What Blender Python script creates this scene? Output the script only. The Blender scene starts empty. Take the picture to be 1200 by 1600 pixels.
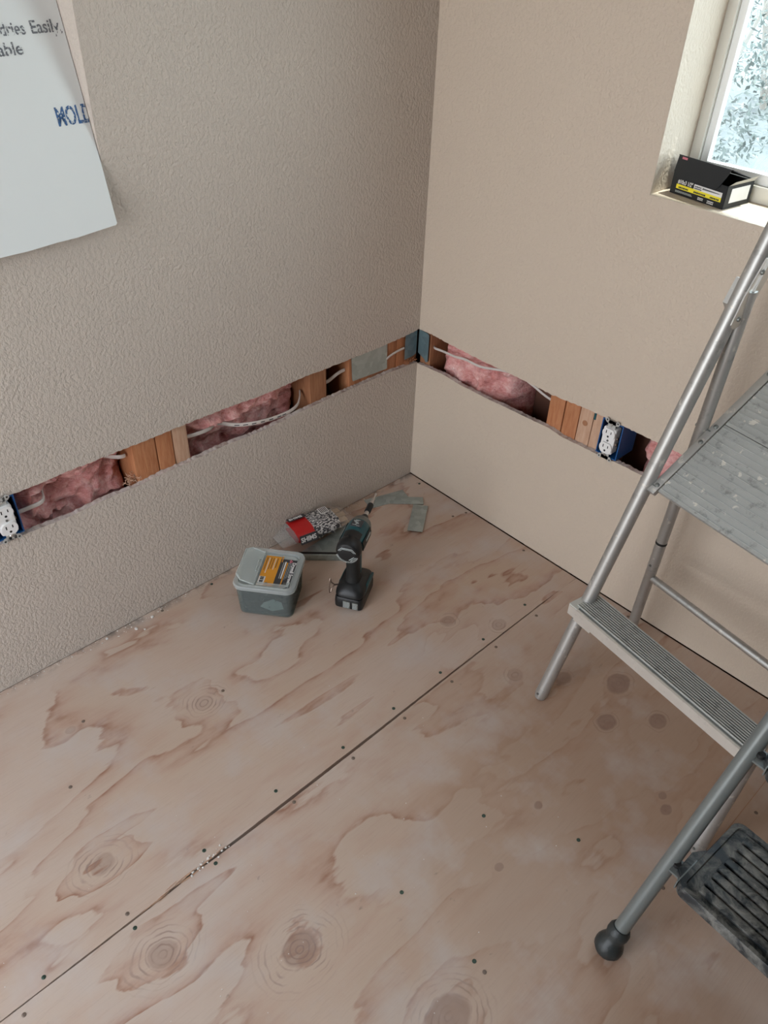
import bpy, bmesh, math, random
from mathutils import Vector, Matrix, noise as MN
random.seed(7)
S = bpy.context.scene
C = S.collection
PI = math.pi
V = Vector

# ------------------------------------------------------------------ camera
CAM = V((1.4127, -1.5001, 1.4725))
YAW, PITCH, ROLL, FPX = 2.3642, 0.6713, 0.0393, 1248.85
fw = V((math.cos(PITCH)*math.cos(YAW), math.cos(PITCH)*math.sin(YAW), -math.sin(PITCH)))
rt = fw.cross(V((0, 0, 1))).normalized(); up = rt.cross(fw)
cr, sr = math.cos(ROLL), math.sin(ROLL)
R_ = rt*cr + up*sr; U_ = up*cr - rt*sr
cam = bpy.data.cameras.new('camera'); co = bpy.data.objects.new('camera', cam); C.objects.link(co)
cam.sensor_fit = 'VERTICAL'; cam.sensor_height = 24; cam.lens = 24*FPX/1600; cam.clip_start = .02
m = Matrix((R_, U_, -fw)).transposed().to_4x4(); m.translation = CAM
co.matrix_world = m
S.camera = co

# ------------------------------------------------------------------ light and exposure
S.view_settings.view_transform = 'Standard'; S.view_settings.look = 'None'
S.view_settings.gamma = 1; S.view_settings.use_curve_mapping = False
S.view_settings.exposure = 1.32
W = bpy.data.worlds.new('world'); S.world = W; W.use_nodes = True
wn = W.node_tree; bg = wn.nodes['Background']
tc = wn.nodes.new('ShaderNodeTexCoord'); sx = wn.nodes.new('ShaderNodeSeparateXYZ'); rp = wn.nodes.new('ShaderNodeValToRGB')
wn.links.new(tc.outputs['Generated'], sx.inputs[0]); wn.links.new(sx.outputs[2], rp.inputs[0]); wn.links.new(rp.outputs[0], bg.inputs[0])
rp.color_ramp.elements[0].color = (.97, .98, 1, 1); rp.color_ramp.elements[1].color = (.70, .83, 1, 1)
bg.inputs[1].default_value = 2.9
sun = bpy.data.lights.new('sun', 'SUN'); so = bpy.data.objects.new('sun', sun); C.objects.link(so)
sun.energy = 4.0; sun.angle = .02; sun.color = (1, .96, .9)
so.rotation_euler = V((-.16, -.36, -.93)).to_track_quat('-Z', 'Y').to_euler()     # high sun on the window side
def portal(loc, rot, sxx, syy):
    l = bpy.data.lights.new('window_portal', 'AREA'); l.shape = 'RECTANGLE'; l.size = sxx; l.size_y = syy
    l.cycles.is_portal = True
    o = bpy.data.objects.new('window_portal', l); C.objects.link(o); o.location = loc; o.rotation_euler = rot
RX, RY, RZ = 3.3, -2.75, 2.44      # room extents
WX0, WX1, WZ0, WZ1 = .5985, 1.62, .999, 2.05          # window of the right wall
DX0, DX1, DZ0, DZ1 = .06, 1.42, .06, 2.15              # glazed door behind the camera
portal(((WX0+WX1)/2, .16, (WZ0+WZ1)/2), (-PI/2, 0, 0), WX1-WX0, WZ1-WZ0)
portal(((DX0+DX1)/2, RY-.13, (DZ0+DZ1)/2), (PI/2, 0, 0), DX1-DX0, DZ1-DZ0)

# ------------------------------------------------------------------ materials
class G:
    def __init__(s, name):
        s.m = bpy.data.materials.new(name); s.m.use_nodes = True; s.t = s.m.node_tree
        s.b = s.t.nodes['Principled BSDF']; s.out = s.t.nodes['Material Output']
    def n(s, typ, **k):
        x = s.t.nodes.new('ShaderNode'+typ)
        for a, b in k.items(): setattr(x, a, b)
        return x
    def l(s, a, b): s.t.links.new(a, b)
    def put(s, sock, v):
        if isinstance(v, bpy.types.NodeSocket): s.l(v, sock)
        elif v is not None:
            if isinstance(v, (tuple, list)) and len(v) == 3 and sock.type == 'RGBA': v = (*v, 1)
            sock.default_value = v
    def pos(s, obj=False):
        if obj: return s.n('TexCoord').outputs['Object']
        return s.n('NewGeometry').outputs['Position']
    def vm(s, op, a, b=None):
        x = s.n('VectorMath', operation=op); s.put(x.inputs[0], a)
        if b is not None: s.put(x.inputs[3] if op == 'SCALE' else x.inputs[1], b)
        return x.outputs['Value'] if op in ('LENGTH', 'DISTANCE', 'DOT_PRODUCT') else x.outputs[0]
    def ma(s, op, a, b=None, c=None, clamp=False):
        x = s.n('Math', operation=op, use_clamp=clamp); s.put(x.inputs[0], a)
        if b is not None: s.put(x.inputs[1], b)
        if c is not None: s.put(x.inputs[2], c)
        return x.outputs[0]
    def noise(s, v, sc, det=2, rough=.5, dist=0, col=False):
        x = s.n('TexNoise'); s.put(x.inputs['Vector'], v); x.inputs['Scale'].default_value = sc
        x.inputs['Detail'].default_value = det; x.inputs['Roughness'].default_value = rough; x.inputs['Distortion'].default_value = dist
        return x.outputs[1 if col else 0]
    def vor(s, v, sc, feat='F1', rnd=1, out='Distance'):
        x = s.n('TexVoronoi', feature=feat); s.put(x.inputs['Vector'], v); x.inputs['Scale'].default_value = sc
        x.inputs['Randomness'].default_value = rnd
        return x.outputs[out]
    def ramp(s, f, stops, interp='LINEAR'):
        x = s.n('ValToRGB'); s.put(x.inputs[0], f); cr_ = x.color_ramp; cr_.interpolation = interp
        while len(cr_.elements) < len(stops): cr_.elements.new(.5)
        for e, (p_, c_) in zip(cr_.elements, stops):
            e.position = p_; e.color = (c_, c_, c_, 1) if isinstance(c_, (int, float)) else (*c_, 1)
        return x.outputs[0]
    def mix(s, f, a, b, mode='MIX'):
        x = s.n('Mix', data_type='RGBA', blend_type=mode); s.put(x.inputs[0], f); s.put(x.inputs[6], a); s.put(x.inputs[7], b)
        return x.outputs[2]
    def sep(s, v):
        x = s.n('SeparateXYZ'); s.put(x.inputs[0], v); return x.outputs
    def comb(s, a, b, c=0):
        x = s.n('CombineXYZ'); s.put(x.inputs[0], a); s.put(x.inputs[1], b); s.put(x.inputs[2], c); return x.outputs[0]
    def fin(s, col=None, rough=None, metal=None, h=None, hd=.001, hs=1, **k):
        if col is not None: s.put(s.b.inputs['Base Color'], col)
        if rough is not None: s.put(s.b.inputs['Roughness'], rough)
        if metal is not None: s.put(s.b.inputs['Metallic'], metal)
        if h is not None:
            x = s.n('Bump'); s.put(x.inputs['Height'], h); x.inputs['Distance'].default_value = hd; x.inputs['Strength'].default_value = hs
            s.l(x.outputs[0], s.b.inputs['Normal'])
        for a, b in k.items(): s.put(s.b.inputs[a.replace('_', ' ')], b)
        return s.m

def simple(name, col, rough=.5, metal=0, var=.12, sc=40, bump=None, **k):
    g = G(name); p = g.pos(True)
    c = g.mix(g.noise(p, sc, 3), tuple(x*(1-var) for x in col), tuple(min(1, x*(1+var)) for x in col))
    return g.fin(c, rough, metal, g.noise(p, sc*3, 3) if bump else None, bump or .001, **k)

def wall_mat(name, col, bump=1.0):
    g = G(name); p = g.pos()
    a = g.noise(g.vm('MULTIPLY', p, (1, 1, .8)), 150, 3, .55, .1)
    h1 = g.ramp(a, [(.36, 0), (.55, .75), (.72, 1)])
    b_ = g.noise(p, 300, 2)
    h = g.ma('ADD', h1, g.ma('MULTIPLY', b_, .25))
    big = g.noise(p, 1.6, 3)
    c = g.mix(big, tuple(x*.96 for x in col), tuple(x*1.04 for x in col))
    c = g.mix(g.ma('MULTIPLY', g.ramp(g.noise(p, 9, 4, .7), [(.62, 0), (.8, 1)]), .25), c, tuple(x*.8 for x in col))
    return g.fin(c, .48, 0, h, .0018*bump, .75)
M = {}
M['wall'] = wall_mat('textured_beige_paint', (.555, .485, .425))
M['wall_r'] = wall_mat('smoother_beige_paint', (.585, .49, .395), .6)
M['ceiling'] = simple('ceiling_paint', (.66, .63, .6), .8)
M['wall_dark'] = simple('brown_side_wall', (.16, .12, .10), .8)  # unseen wall, made dark to cut bounce light on the right side
def gyp():
    g = G('cut_gypsum'); p = g.pos()
    c = g.mix(g.ramp(g.noise(p, 60, 4, .7), [(.45, 0), (.7, 1)]), (.62, .54, .5), (.34, .24, .2))
    return g.fin(c, .9, 0, g.noise(p, 220, 4, .7), .002)
M['gypsum'] = gyp()

KNOTS = [  # x, y, radius, ring reach, darkness
 (.892, -1.150, .030, .080, .55), (.738, -1.331, .024, .070, .5), (.521, -1.331, .022, .065, .4), (1.141, -1.038, .036, .085, .7),
 (.974, -.340, .022, .03, .9), (.9285, -.2265, .028, .04, .9), (.832, -.312, .020, .035, .7), (.750, -.39, .017, .035, .35),
 (.522, -.380, .016, .03, .5), (.616, -.291, .019, .035, .35), (1.181, -.4326, .012, .01, .9), (.20, -1.236, .011, .01, .35),
 (.33, -.98, .02, .06, .2), (1.05, -.25, .02, .03, .8), (.40, -1.75, .03, .08, .6), (1.0, -.62, .009, .01, .8), (1.03, -.78, .008, .01, .8), (1.16, -.41, .008, .008, .8)]
def floor_mat():
    g = G('whitewashed_plywood'); P = g.pos(); x, y, z = g.sep(P)
    side = g.ma('GREATER_THAN', x, .652)
    xo = g.ma('ADD', x, g.ma('MULTIPLY', side, 7.3))
    q = g.comb(xo, g.ma('MULTIPLY', y, .36), 0)
    F = g.ma('MULTIPLY', g.noise(q, 3.0, 4, .55, .35), 2.4)
    F = g.ma('ADD', F, g.ma('MULTIPLY', g.noise(g.comb(xo, g.ma('MULTIPLY', y, .15), 3), 34, 3, .6), .17))
    F = g.ma('ADD', F, g.ma('MULTIPLY', xo, .6))
    core = None; ringsum = None
    jit = g.ma('MULTIPLY', g.ma('SUBTRACT', g.noise(P, 28, 2), .5), .012)
    for (kx, ky, kr, kk, kd) in KNOTS:
        dv = g.vm('MULTIPLY', g.vm('SUBTRACT', P, (kx, ky, 0)), (1, .8, 0))
        d = g.ma('ADD', g.vm('LENGTH', dv), jit)
        e = g.ma('EXPONENT', g.ma('MULTIPLY', g.ma('POWER', g.ma('DIVIDE', d, kk), 2), -1.0))
        F = g.ma('ADD', F, g.ma('MULTIPLY', e, .35 if kk > .05 else .15))
        mr = g.n('MapRange', interpolation_type='SMOOTHSTEP'); g.put(mr.inputs[0], d)
        mr.inputs[1].default_value = kr*1.02; mr.inputs[2].default_value = kr*.80; mr.inputs[3].default_value = 0; mr.inputs[4].default_value = kd
        if kk > .028:
            w_ = g.ma('SINE', g.ma('MULTIPLY', g.ma('ADD', d, g.ma('MULTIPLY', g.noise(P, 14, 2), .012)), 2*PI/.0095))
            m_ = g.n('MapRange', interpolation_type='SMOOTHSTEP'); g.put(m_.inputs[0], d); m_.inputs[1].default_value = kk*1.05; m_.inputs[2].default_value = kr*1.05; m_.inputs[3].default_value = 0; m_.inputs[4].default_value = 1
            rg_ = g.ma('MULTIPLY', g.ma('MULTIPLY', g.ramp(w_, [(.35, 0), (1, 1)]), m_.outputs[0]), g.ramp(g.noise(P, 24, 3), [(.38, 0), (.6, 1)]))
            ringsum = rg_ if ringsum is None else g.ma('MAXIMUM', ringsum, rg_)
        core = mr.outputs[0] if core is None else g.ma('MAXIMUM', core, mr.outputs[0])
    saw = g.ma('FRACT', g.ma('MULTIPLY', F, 3.8))
    edge = g.ramp(saw, [(0, .9), (.03, 1), (.14, .35), (.32, .08), (.6, 0), (.95, .0), (1, .6)])
    patch = g.ramp(saw, [(0, .9), (.3, .6), (.7, .1), (.96, .0), (1, .6)])
    amt = g.ramp(g.noise(q, 6, 4, .65), [(.40, .04), (.60, 1)])
    amt2 = g.ma('MULTIPLY', amt, g.ramp(g.noise(g.comb(x, g.ma('MULTIPLY', y, .3), 5), 60, 3, .6), [(.35, .2), (.6, 1)]))
    c = g.mix(g.ramp(g.noise(q, 3.1, 3, .6), [(.3, 0), (.7, 1)]), (.54, .435, .37), (.50, .365, .275))
    c = g.mix(g.ma('MULTIPLY', g.ma('MULTIPLY', patch, amt), .62), c, (.45, .265, .185))
    c = g.mix(g.ma('MULTIPLY', g.ma('MULTIPLY', edge, amt2), .85), c, (.28, .125, .075))
    c = g.mix(g.ma('MULTIPLY', ringsum, .75), c, (.25, .165, .14))
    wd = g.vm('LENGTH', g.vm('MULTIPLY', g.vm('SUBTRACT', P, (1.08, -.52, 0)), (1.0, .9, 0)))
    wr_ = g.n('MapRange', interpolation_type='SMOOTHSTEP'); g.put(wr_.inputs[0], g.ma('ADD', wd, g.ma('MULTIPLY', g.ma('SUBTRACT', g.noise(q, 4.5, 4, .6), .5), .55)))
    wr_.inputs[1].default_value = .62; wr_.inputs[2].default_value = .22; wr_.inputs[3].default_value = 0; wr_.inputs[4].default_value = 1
    c = g.mix(g.ma('MULTIPLY', wr_.outputs[0], .62), c, (.37, .235, .155))      # thin whitewash and dimmer light on this side, both painted brown
    # fine grain along the sheet
    fine = g.noise(g.comb(g.ma('MULTIPLY', x, 1.0), g.ma('MULTIPLY', y, .06), 0), 260, 3, .6)
    c = g.mix(g.ma('MULTIPLY', g.ramp(fine, [(.5, 0), (.8, 1)]), .16), c, (.25, .16, .13))
    # knot hearts with rings
    # dull grey scuffs and specks
    sp = g.ramp(g.noise(g.comb(x, g.ma('MULTIPLY', y, .5), 0), 26, 4, .75), [(.665, 0), (.73, 1)])
    c = g.mix(g.ma('MULTIPLY', sp, .5), c, (.14, .11, .10))
    dust = g.ramp(g.noise(P, 7, 4, .6), [(.5, 0), (.75, 1)])
    c = g.mix(g.ma('MULTIPLY', dust, .5), c, (.53, .49, .475))
    kc = g.mix(g.noise(P, 55, 3), (.20, .115, .085), (.33, .215, .17))
    c = g.mix(g.ma('MULTIPLY', core, .85), c, kc)
    # dirt line and mildew along the left wall
    mil = g.ma('MULTIPLY', g.ramp(x, [(0, 1), (.025, 0)]), g.ramp(g.noise(P, 22, 4, .7), [(.45, 0), (.6, 1)]))
    c = g.mix(g.ma('MULTIPLY', mil, .8), c, (.10, .09, .08))
    return g.fin(c, .46, 0, g.ma('ADD', g.ma('MULTIPLY', edge, .3), fine), .0006, .6)
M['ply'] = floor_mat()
M['subfloor'] = simple('dark_gap_below_floor', (.13, .06, .04), .9)
def wood(name, ca, cb, sc=1):
    g = G(name); p = g.pos(); x, y, z = g.sep(p)
    n1 = g.noise(g.comb(x, y, g.ma('MULTIPLY', z, .12)), 170*sc, 3, .6)
    n2 = g.noise(g.comb(x, y, g.ma('MULTIPLY', z, .4)), 22, 2)
    c = g.mix(g.ramp(n1, [(.3, 0), (.75, 1)]), ca, cb)
    c = g.mix(g.ma('MULTIPLY', n2, .35), c, tuple(k*.6 for k in ca))
    return g.fin(c, .6, 0, n1, .0008)
M['stud_red'] = wood('reddish_stud_wood', (.42, .15, .06), (.58, .27, .13))
M['stud_dark'] = wood('dark_old_stud_wood', (.30, .12, .055), (.45, .22, .11))
M['stud_pale'] = wood('pale_stud_wood', (.52, .30, .19), (.66, .45, .32))
M['sheath'] = simple('brown_paper_sheathing', (.16, .07, .045), .9)
def insul():
    g = G('pink_fibreglass'); p = g.pos()
    n1 = g.noise(p, 22, 5, .65, .8); n2 = g.noise(p, 70, 5, .75, .5); n3 = g.noise(p, 8, 2)
    n4 = g.noise(g.vm('MULTIPLY', p, (1, 1, 2.2)), 48, 5, .7, 1.2)
    c = g.ramp(g.ma('ADD', g.ma('MULTIPLY', n1, .5), g.ma('MULTIPLY', n4, .5)), [(.32, (.38, .10, .09)), (.45, (.66, .27, .25)), (.56, (.80, .45, .42)), (.68, (.90, .70, .66))])
    c = g.mix(g.ma('MULTIPLY', n3, .3), c, (.72, .36, .34))
    return g.fin(c, .95, 0, g.ma('ADD', n1, g.ma('MULTIPLY', n2, .6)), .006, 1, Subsurface_Weight=.1)
M['insul'] = insul()
M['wire'] = simple('white_cable_jacket', (.62, .56, .52), .45)
M['ink'] = simple('black_ink', (.03, .03, .035), .6)
def galv(name, col):
    g = G(name); p = g.pos(True)
    v = g.vor(p, 60, out='Color'); s_ = g.sep(v)[0]
    c = g.mix(s_, tuple(x*.85 for x in col), tuple(x*1.1 for x in col))
    return g.fin(c, g.ma('ADD', g.ma('MULTIPLY', g.noise(p, 90, 3), .2), .38), .65)
M['galv'] = galv('galvanised_plate', (.42, .47, .45))
M['galv_blue'] = galv('bluish_galvanised_plate', (.20, .29, .32))
M['box_blue'] = simple('blue_plastic_box', (.008, .085, .27), .38, var=.1)
M['box_shade'] = simple('shaded_box_inside', (.006, .02, .07), .5)  # same blue plastic, darkened to paint the shade inside the box
M['ear'] = simple('pale_zinc_ear', (.50, .50, .48), .45, .35)
M['white_pl'] = simple('white_receptacle_plastic', (.80, .79, .78), .3, var=.02)
M['slot'] = simple('dark_slot', (.01, .01, .01), .6)
M['steel'] = simple('bright_steel', (.62, .62, .60), .3, .9)
M['steel_dark'] = simple('dull_dark_steel', (.22, .23, .22), .45, .8)
def alu(name, col, spl=.5, rough=.36, dirt=.5, mt=.72):
    g = G(name); p = g.pos(True)
    n1 = g.noise(p, 14, 4, .6)
    c = g.mix(n1, tuple(x*.85 for x in col), tuple(x*1.08 for x in col))
    c = g.mix(g.ma('MULTIPLY', g.ramp(g.noise(p, 38, 4, .7), [(.56, 0), (.68, 1)]), dirt), c, (.16, .16, .15))
    sp = g.ramp(g.noise(p, 52, 3, .55, .2), [(.645, 0), (.68, 1)])
    c = g.mix(g.ma('MULTIPLY', sp, spl), c, (.72, .68, .60))
    met = g.ma('MULTIPLY', g.ma('SUBTRACT', 1, g.ma('MULTIPLY', sp, spl)), mt)
    return g.fin(c, g.ma('ADD', rough, g.ma('MULTIPLY', n1, .15)), met, n1, .0004)
M['alu'] = alu('worn_aluminium_tube', (.50, .495, .475), .55, .38, .3)
M['alu_plate'] = alu('paint_spattered_aluminium', (.46, .47, .455), .75, .42, .6, .45)
def grooved():
    m_ = alu('grimy_ribbed_aluminium', (.60, .61, .58), .3, .4, .5, .3); t = m_.node_tree
    bs = t.nodes['Principled BSDF']; src = bs.inputs['Base Color'].links[0].from_socket
    at = t.nodes.new('ShaderNodeAttribute'); at.attribute_name = 'groove'; mx = t.nodes.new('ShaderNodeMix'); mx.data_type = 'RGBA'
    t.links.new(at.outputs['Fac'], mx.inputs[0]); t.links.new(src, mx.inputs[6]); mx.inputs[7].default_value = (.13, .135, .13, 1); t.links.new(mx.outputs[2], bs.inputs['Base Color'])
    return m_
M['alu_step'] = grooved()
M['_x'] = alu('grimy_ribbed_aluminium', (.50, .51, .49), .4, .4, .55, .3)
M['alu_lip'] = alu('pale_step_lip', (.74, .71, .66), .2, .45, .15)
M['grey_tube'] = simple('grey_painted_steel', (.155, .17, .165), .35, .15, var=.08)
def rubber():
    g = G('dusty_black_plastic'); p = g.pos(True)
    d = g.ramp(g.noise(p, 24, 5, .7, .6), [(.42, 0), (.66, 1)])
    c = g.mix(g.ma('MULTIPLY', d, .85), (.014, .018, .021), (.27, .265, .24))
    return g.fin(c, g.ma('ADD', g.ma('MULTIPLY', d, .3), .4), 0, d, .0006)
M['tread'] = rubber()
M['rubber'] = simple('black_rubber', (.025, .03, .03), .45, var=.3, bump=.001)
M['vinyl'] = simple('window_vinyl', (.70, .68, .61), .4, var=.03)
M['vinyl_in'] = simple('white_sash_vinyl', (.86, .87, .86), .35, var=.02)
def glass():
    g = G('dusty_window_glass')
    tr = g.n('BsdfTransparent'); gl = g.n('BsdfGlossy'); gl.inputs['Roughness'].default_value = .03
    df = g.n('BsdfTranslucent'); df.inputs['Color'].default_value = (.85, .95, .97, 1)
    mx = g.n('MixShader'); fr = g.n('LayerWeight'); fr.inputs[0].default_value = .5; fz = g.ma('ADD', .03, g.ma('MULTIPLY', g.ma('POWER', fr.outputs['Facing'], 5), .6))
    g.l(fz, mx.inputs[0]); g.l(tr.outputs[0], mx.inputs[1]); g.l(gl.outputs[0], mx.inputs[2])
    tr.inputs[0].default_value = (.93, .98, .97, 1)
    m2 = g.n('MixShader'); g.put(m2.inputs[0], g.ma('ADD', .015, g.ma('MULTIPLY', g.ramp(g.noise(g.pos(), 14, 4, .6), [(.4, 0), (.75, 1)]), .05)))
    g.l(mx.outputs[0], m2.inputs[1]); g.l(df.outputs[0], m2.inputs[2]); g.l(m2.outputs[0], g.out.inputs[0])
    return g.m
M['glass'] = glass()
def clearpl(name, col, opac, rough=.25):
    g = G(name)
    tr = g.n('BsdfTransparent'); tr.inputs[0].default_value = (*[min(1, c+.15) for c in col], 1)
    g.fin(col, rough, 0)
    mx = g.n('MixShader'); mx.inputs[0].default_value = opac
    g.l(tr.outputs[0], mx.inputs[1]); g.l(g.b.outputs[0], mx.inputs[2]); g.l(mx.outputs[0], g.out.inputs[0])
    return g.m
M['tub'] = clearpl('frosted_clear_plastic', (.50, .55, .54), .16)
M['tub_rim'] = clearpl('frosted_rim_plastic', (.78, .81, .80), .34)
M['bag_clear'] = clearpl('clear_bag_film', (.80, .78, .76), .20, .08)
M['leaf'] = simple('sunlit_leaf', (.035, .055, .045), .45, var=.4, sc=5)
M['leaf_pale'] = simple('pale_blade_leaf', (.09, .12, .11), .45, var=.3, sc=5)
M['bark'] = simple('grey_bark', (.25, .22, .19), .9)
M['gravel'] = simple('pale_garden_ground', (.075, .085, .085), .95, var=.3, sc=3)
M['bounce_ground'] = simple('pale_bounce_ground', (.5, .48, .44), .9)  # unseen ground made pale to bounce more light into the room
M['board'] = simple('white_board_paper', (.74, .765, .76), .55, var=.02, sc=6)
def ink_mat(name, col, cut=.5):
    g = G(name); tr = g.n('BsdfTransparent'); mx = g.n('MixShader')
    g.fin(col, .7)
    x, y, z = g.sep(g.pos())
    f = g.ramp(g.noise(g.comb(x, y, g.ma('MULTIPLY', z, .6)), 330, 2, .6), [(cut-.04, 0), (cut+.04, 1)])
    g.l(f, mx.inputs[0]); g.l(tr.outputs[0], mx.inputs[1]); g.l(g.b.outputs[0], mx.inputs[2]); g.l(mx.outputs[0], g.out.inputs[0])
    return g.m
M['ink_grey'] = ink_mat('speckled_grey_print', (.16, .17, .19), .47)
M['ink_blue'] = ink_mat('speckled_blue_print', (.05, .13, .30), .44)
M['teal'] = simple('teal_tool_plastic', (.004, .075, .092), .38)
M['blk'] = simple('black_tool_plastic', (.006, .007, .008), .45, var=.3)
M['blkgrip'] = simple('black_rubber_grip', (.008, .009, .009), .6, var=.3, bump=.0006)
M['lt'] = simple('pale_marking', (.42, .46, .45), .5)
M['brass'] = simple('copper_toned_hook', (.36, .27, .22), .3, .9)
M['red'] = simple('red_bag_print', (.50, .015, .015), .3, var=.2, sc=20)
M['white'] = simple('white_print', (.78, .76, .74), .45, var=.04)
M['orange'] = simple('orange_label', (.72, .30, .025), .45, var=.05)
M['dgrey'] = simple('charcoal_label', (.045, .045, .05), .45)
M['yellow'] = simple('yellow_band', (.85, .72, .03), .5, var=.03)
M['carton'] = simple('black_carton', (.007, .008, .009), .6, var=.1)
M['carton_in'] = simple('grey_carton_inside', (.45, .43, .38), .8)
M['pink'] = simple('pink_mark', (.55, .16, .20), .5)
M['shim'] = wood('shim_wood', (.50, .36, .22), (.66, .50, .33))
M['screw'] = simple('dark_green_screw', (.055, .085, .065), .4, .5, var=.3)
M['screw_old'] = simple('grey_brown_screw', (.20, .15, .12), .5, .4, var=.3)
M['crumb'] = simple('plaster_crumb', (.68, .64, .60), .9)
M['bskw'] = simple('blackened_screw', (.07, .085, .085), .4, .6, var=.3)
M['bag_in'] = simple('white_paper_pouch', (.62, .66, .66), .5)
def bagprint():
    g = G('printed_bag_film'); p = g.pos(True); x, y, z = g.sep(p)
    n = g.noise(g.comb(g.ma('MULTIPLY', x, .9), g.ma('MULTIPLY', y, 2.2), 0), 130, 1, .5)
    t = g.ramp(n, [(.47, 0), (.5, 1)])
    c = g.mix(t, (.62, .60, .58), (.05, .05, .055))
    return g.fin(c, .3, 0, g.noise(p, 60, 3), .002)
M['bagp'] = bagprint()

# ------------------------------------------------------------------ mesh helpers
class MB:
    def __init__(s): s.b = bmesh.new()
    def _mi(s, faces, mi):
        for f in faces: f.material_index = mi
    def box(s, a, b, mi=0, mat=None, bev=0):
        a, b = V(a), V(b)
        r = bmesh.ops.create_cube(s.b, size=1)
        M4 = Matrix.Translation((a+b)/2) @ Matrix.Diagonal((*[abs(x) for x in (b-a)], 1))
        if mat: M4 = mat @ M4
        bmesh.ops.transform(s.b, matrix=M4, verts=r['verts'])
        fs = {f for v in r['verts'] for f in v.link_faces}
        s._mi(fs, mi)
        if bev:
            es = {e for v in r['verts'] for e in v.link_edges}
            q = bmesh.ops.bevel(s.b, geom=list(es), offset=bev, segments=2, affect='EDGES', profile=.6)
            s._mi(q['faces'], mi)
        return s
    def tube(s, pts, r, n=12, mi=0, caps=True, flat=None):
        pts = [V(p) for p in pts]; rs = r if isinstance(r, (list, tuple)) else [r]*len(pts)
        prev = None; rings = []
        for i, p in enumerate(pts):
            d = (pts[min(i+1, len(pts)-1)]-pts[max(i-1, 0)]).normalized()
            if prev is None:
                a = d.cross(V((0, 0, 1)) if abs(d.z) < .95 else V((1, 0, 0))).normalized()
            else: a = (prev - d*prev.dot(d)).normalized()
            prev = a; b = d.cross(a)
            fx, fy = flat or (1, 1)
            rings.append([s.b.verts.new(p + (a*math.cos(t)*fx + b*math.sin(t)*fy)*rs[i]) for t in [2*PI*k/n for k in range(n)]])
        fs = []
        for u, w in zip(rings, rings[1:]):
            for k in range(n): fs.append(s.b.faces.new((u[k], u[(k+1) % n], w[(k+1) % n], w[k])))
        if caps:
            fs.append(s.b.faces.new(rings[0][::-1])); fs.append(s.b.faces.new(rings[-1]))
        s._mi(fs, mi); return s
    def prism(s, poly, z0, z1, mat=None, mi=0, bev=0):
        lo = [s.b.verts.new(V((x, y, z0))) for x, y in poly]; hi = [s.b.verts.new(V((x, y, z1))) for x, y in poly]
        n = len(poly); fs = [s.b.faces.new(lo[::-1]), s.b.faces.new(hi)]
        for k in range(n): fs.append(s.b.faces.new((lo[k], lo[(k+1) % n], hi[(k+1) % n], hi[k])))
        s._mi(fs, mi)
        if bev:
            es = {e for f in fs[:2] for e in f.edges}
            q = bmesh.ops.bevel(s.b, geom=list(es), offset=bev, segments=2, affect='EDGES'); s._mi(q['faces'], mi)
            vs = {v for f in fs if f.is_valid for v in f.verts} | {v for f in q['faces'] for v in f.verts}
        else: vs = set(lo+hi)
        if mat: bmesh.ops.transform(s.b, matrix=mat, verts=list(vs))
        return s
    def loft(s, rings, mi=0, caps=True, closed=True):
        R = [[s.b.verts.new(V(p)) for p in r] for r in rings]; fs = []
        n = len(R[0])
        for u, w in zip(R, R[1:]):
            for k in range(n if closed else n-1): fs.append(s.b.faces.new((u[k], u[(k+1) % n], w[(k+1) % n], w[k])))
        if caps: fs.append(s.b.faces.new(R[0][::-1])); fs.append(s.b.faces.new(R[-1]))
        s._mi(fs, mi); return fs
    def build(s, name, mats, parent=None, mat=None, smooth=40, world=True):
        bm = s.b
        if mat: bmesh.ops.transform(bm, matrix=mat, verts=bm.verts)
        bmesh.ops.recalc_face_normals(bm, faces=bm.faces)
        if parent is not None and world:
            r = parent
            while r.parent: r = r.parent
            bmesh.ops.transform(bm, matrix=Matrix.Translation(-r.location), verts=bm.verts)
        if smooth:
            a = math.radians(smooth)
            for f in bm.faces: f.smooth = True
            for e in bm.edges:
                if len(e.link_faces) == 2 and e.calc_face_angle(0) > a: e.smooth = False
        me = bpy.data.meshes.new(name); bm.to_mesh(me); bm.free()
        for x in (mats if isinstance(mats, (list, tuple)) else [mats]): me.materials.append(M[x] if isinstance(x, str) else x)
        o = bpy.data.objects.new(name, me); C.objects.link(o)
        if parent is not None: o.parent = parent
        return o
def rrect(w, d, r, n=4, cx=0, cy=0):
    out = []
    for (sx_, sy_, a0) in ((1, 1, 0), (-1, 1, 90), (-1, -1, 180), (1, -1, 270)):
        for k in range(n+1):
            a = math.radians(a0+90*k/n); out.append((cx+sx_*(w/2-r)+r*math.cos(a), cy+sy_*(d/2-r)+r*math.sin(a)))
    return out
def tag(o, label=None, cat=None, group=None, kind=None):
    if label: o['label'] = label
    if cat: o['category'] = cat
    if group: o['group'] = group
    if kind: o['kind'] = kind
    return o
def thing(name, label, cat, loc=(0, 0, 0), rz=0, group=None):
    o = bpy.data.objects.new(name, None); C.objects.link(o); o.location = loc; o.rotation_euler = (0, 0, rz)
    o.empty_display_size = .05
    return tag(o, label, cat, group)
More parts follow.
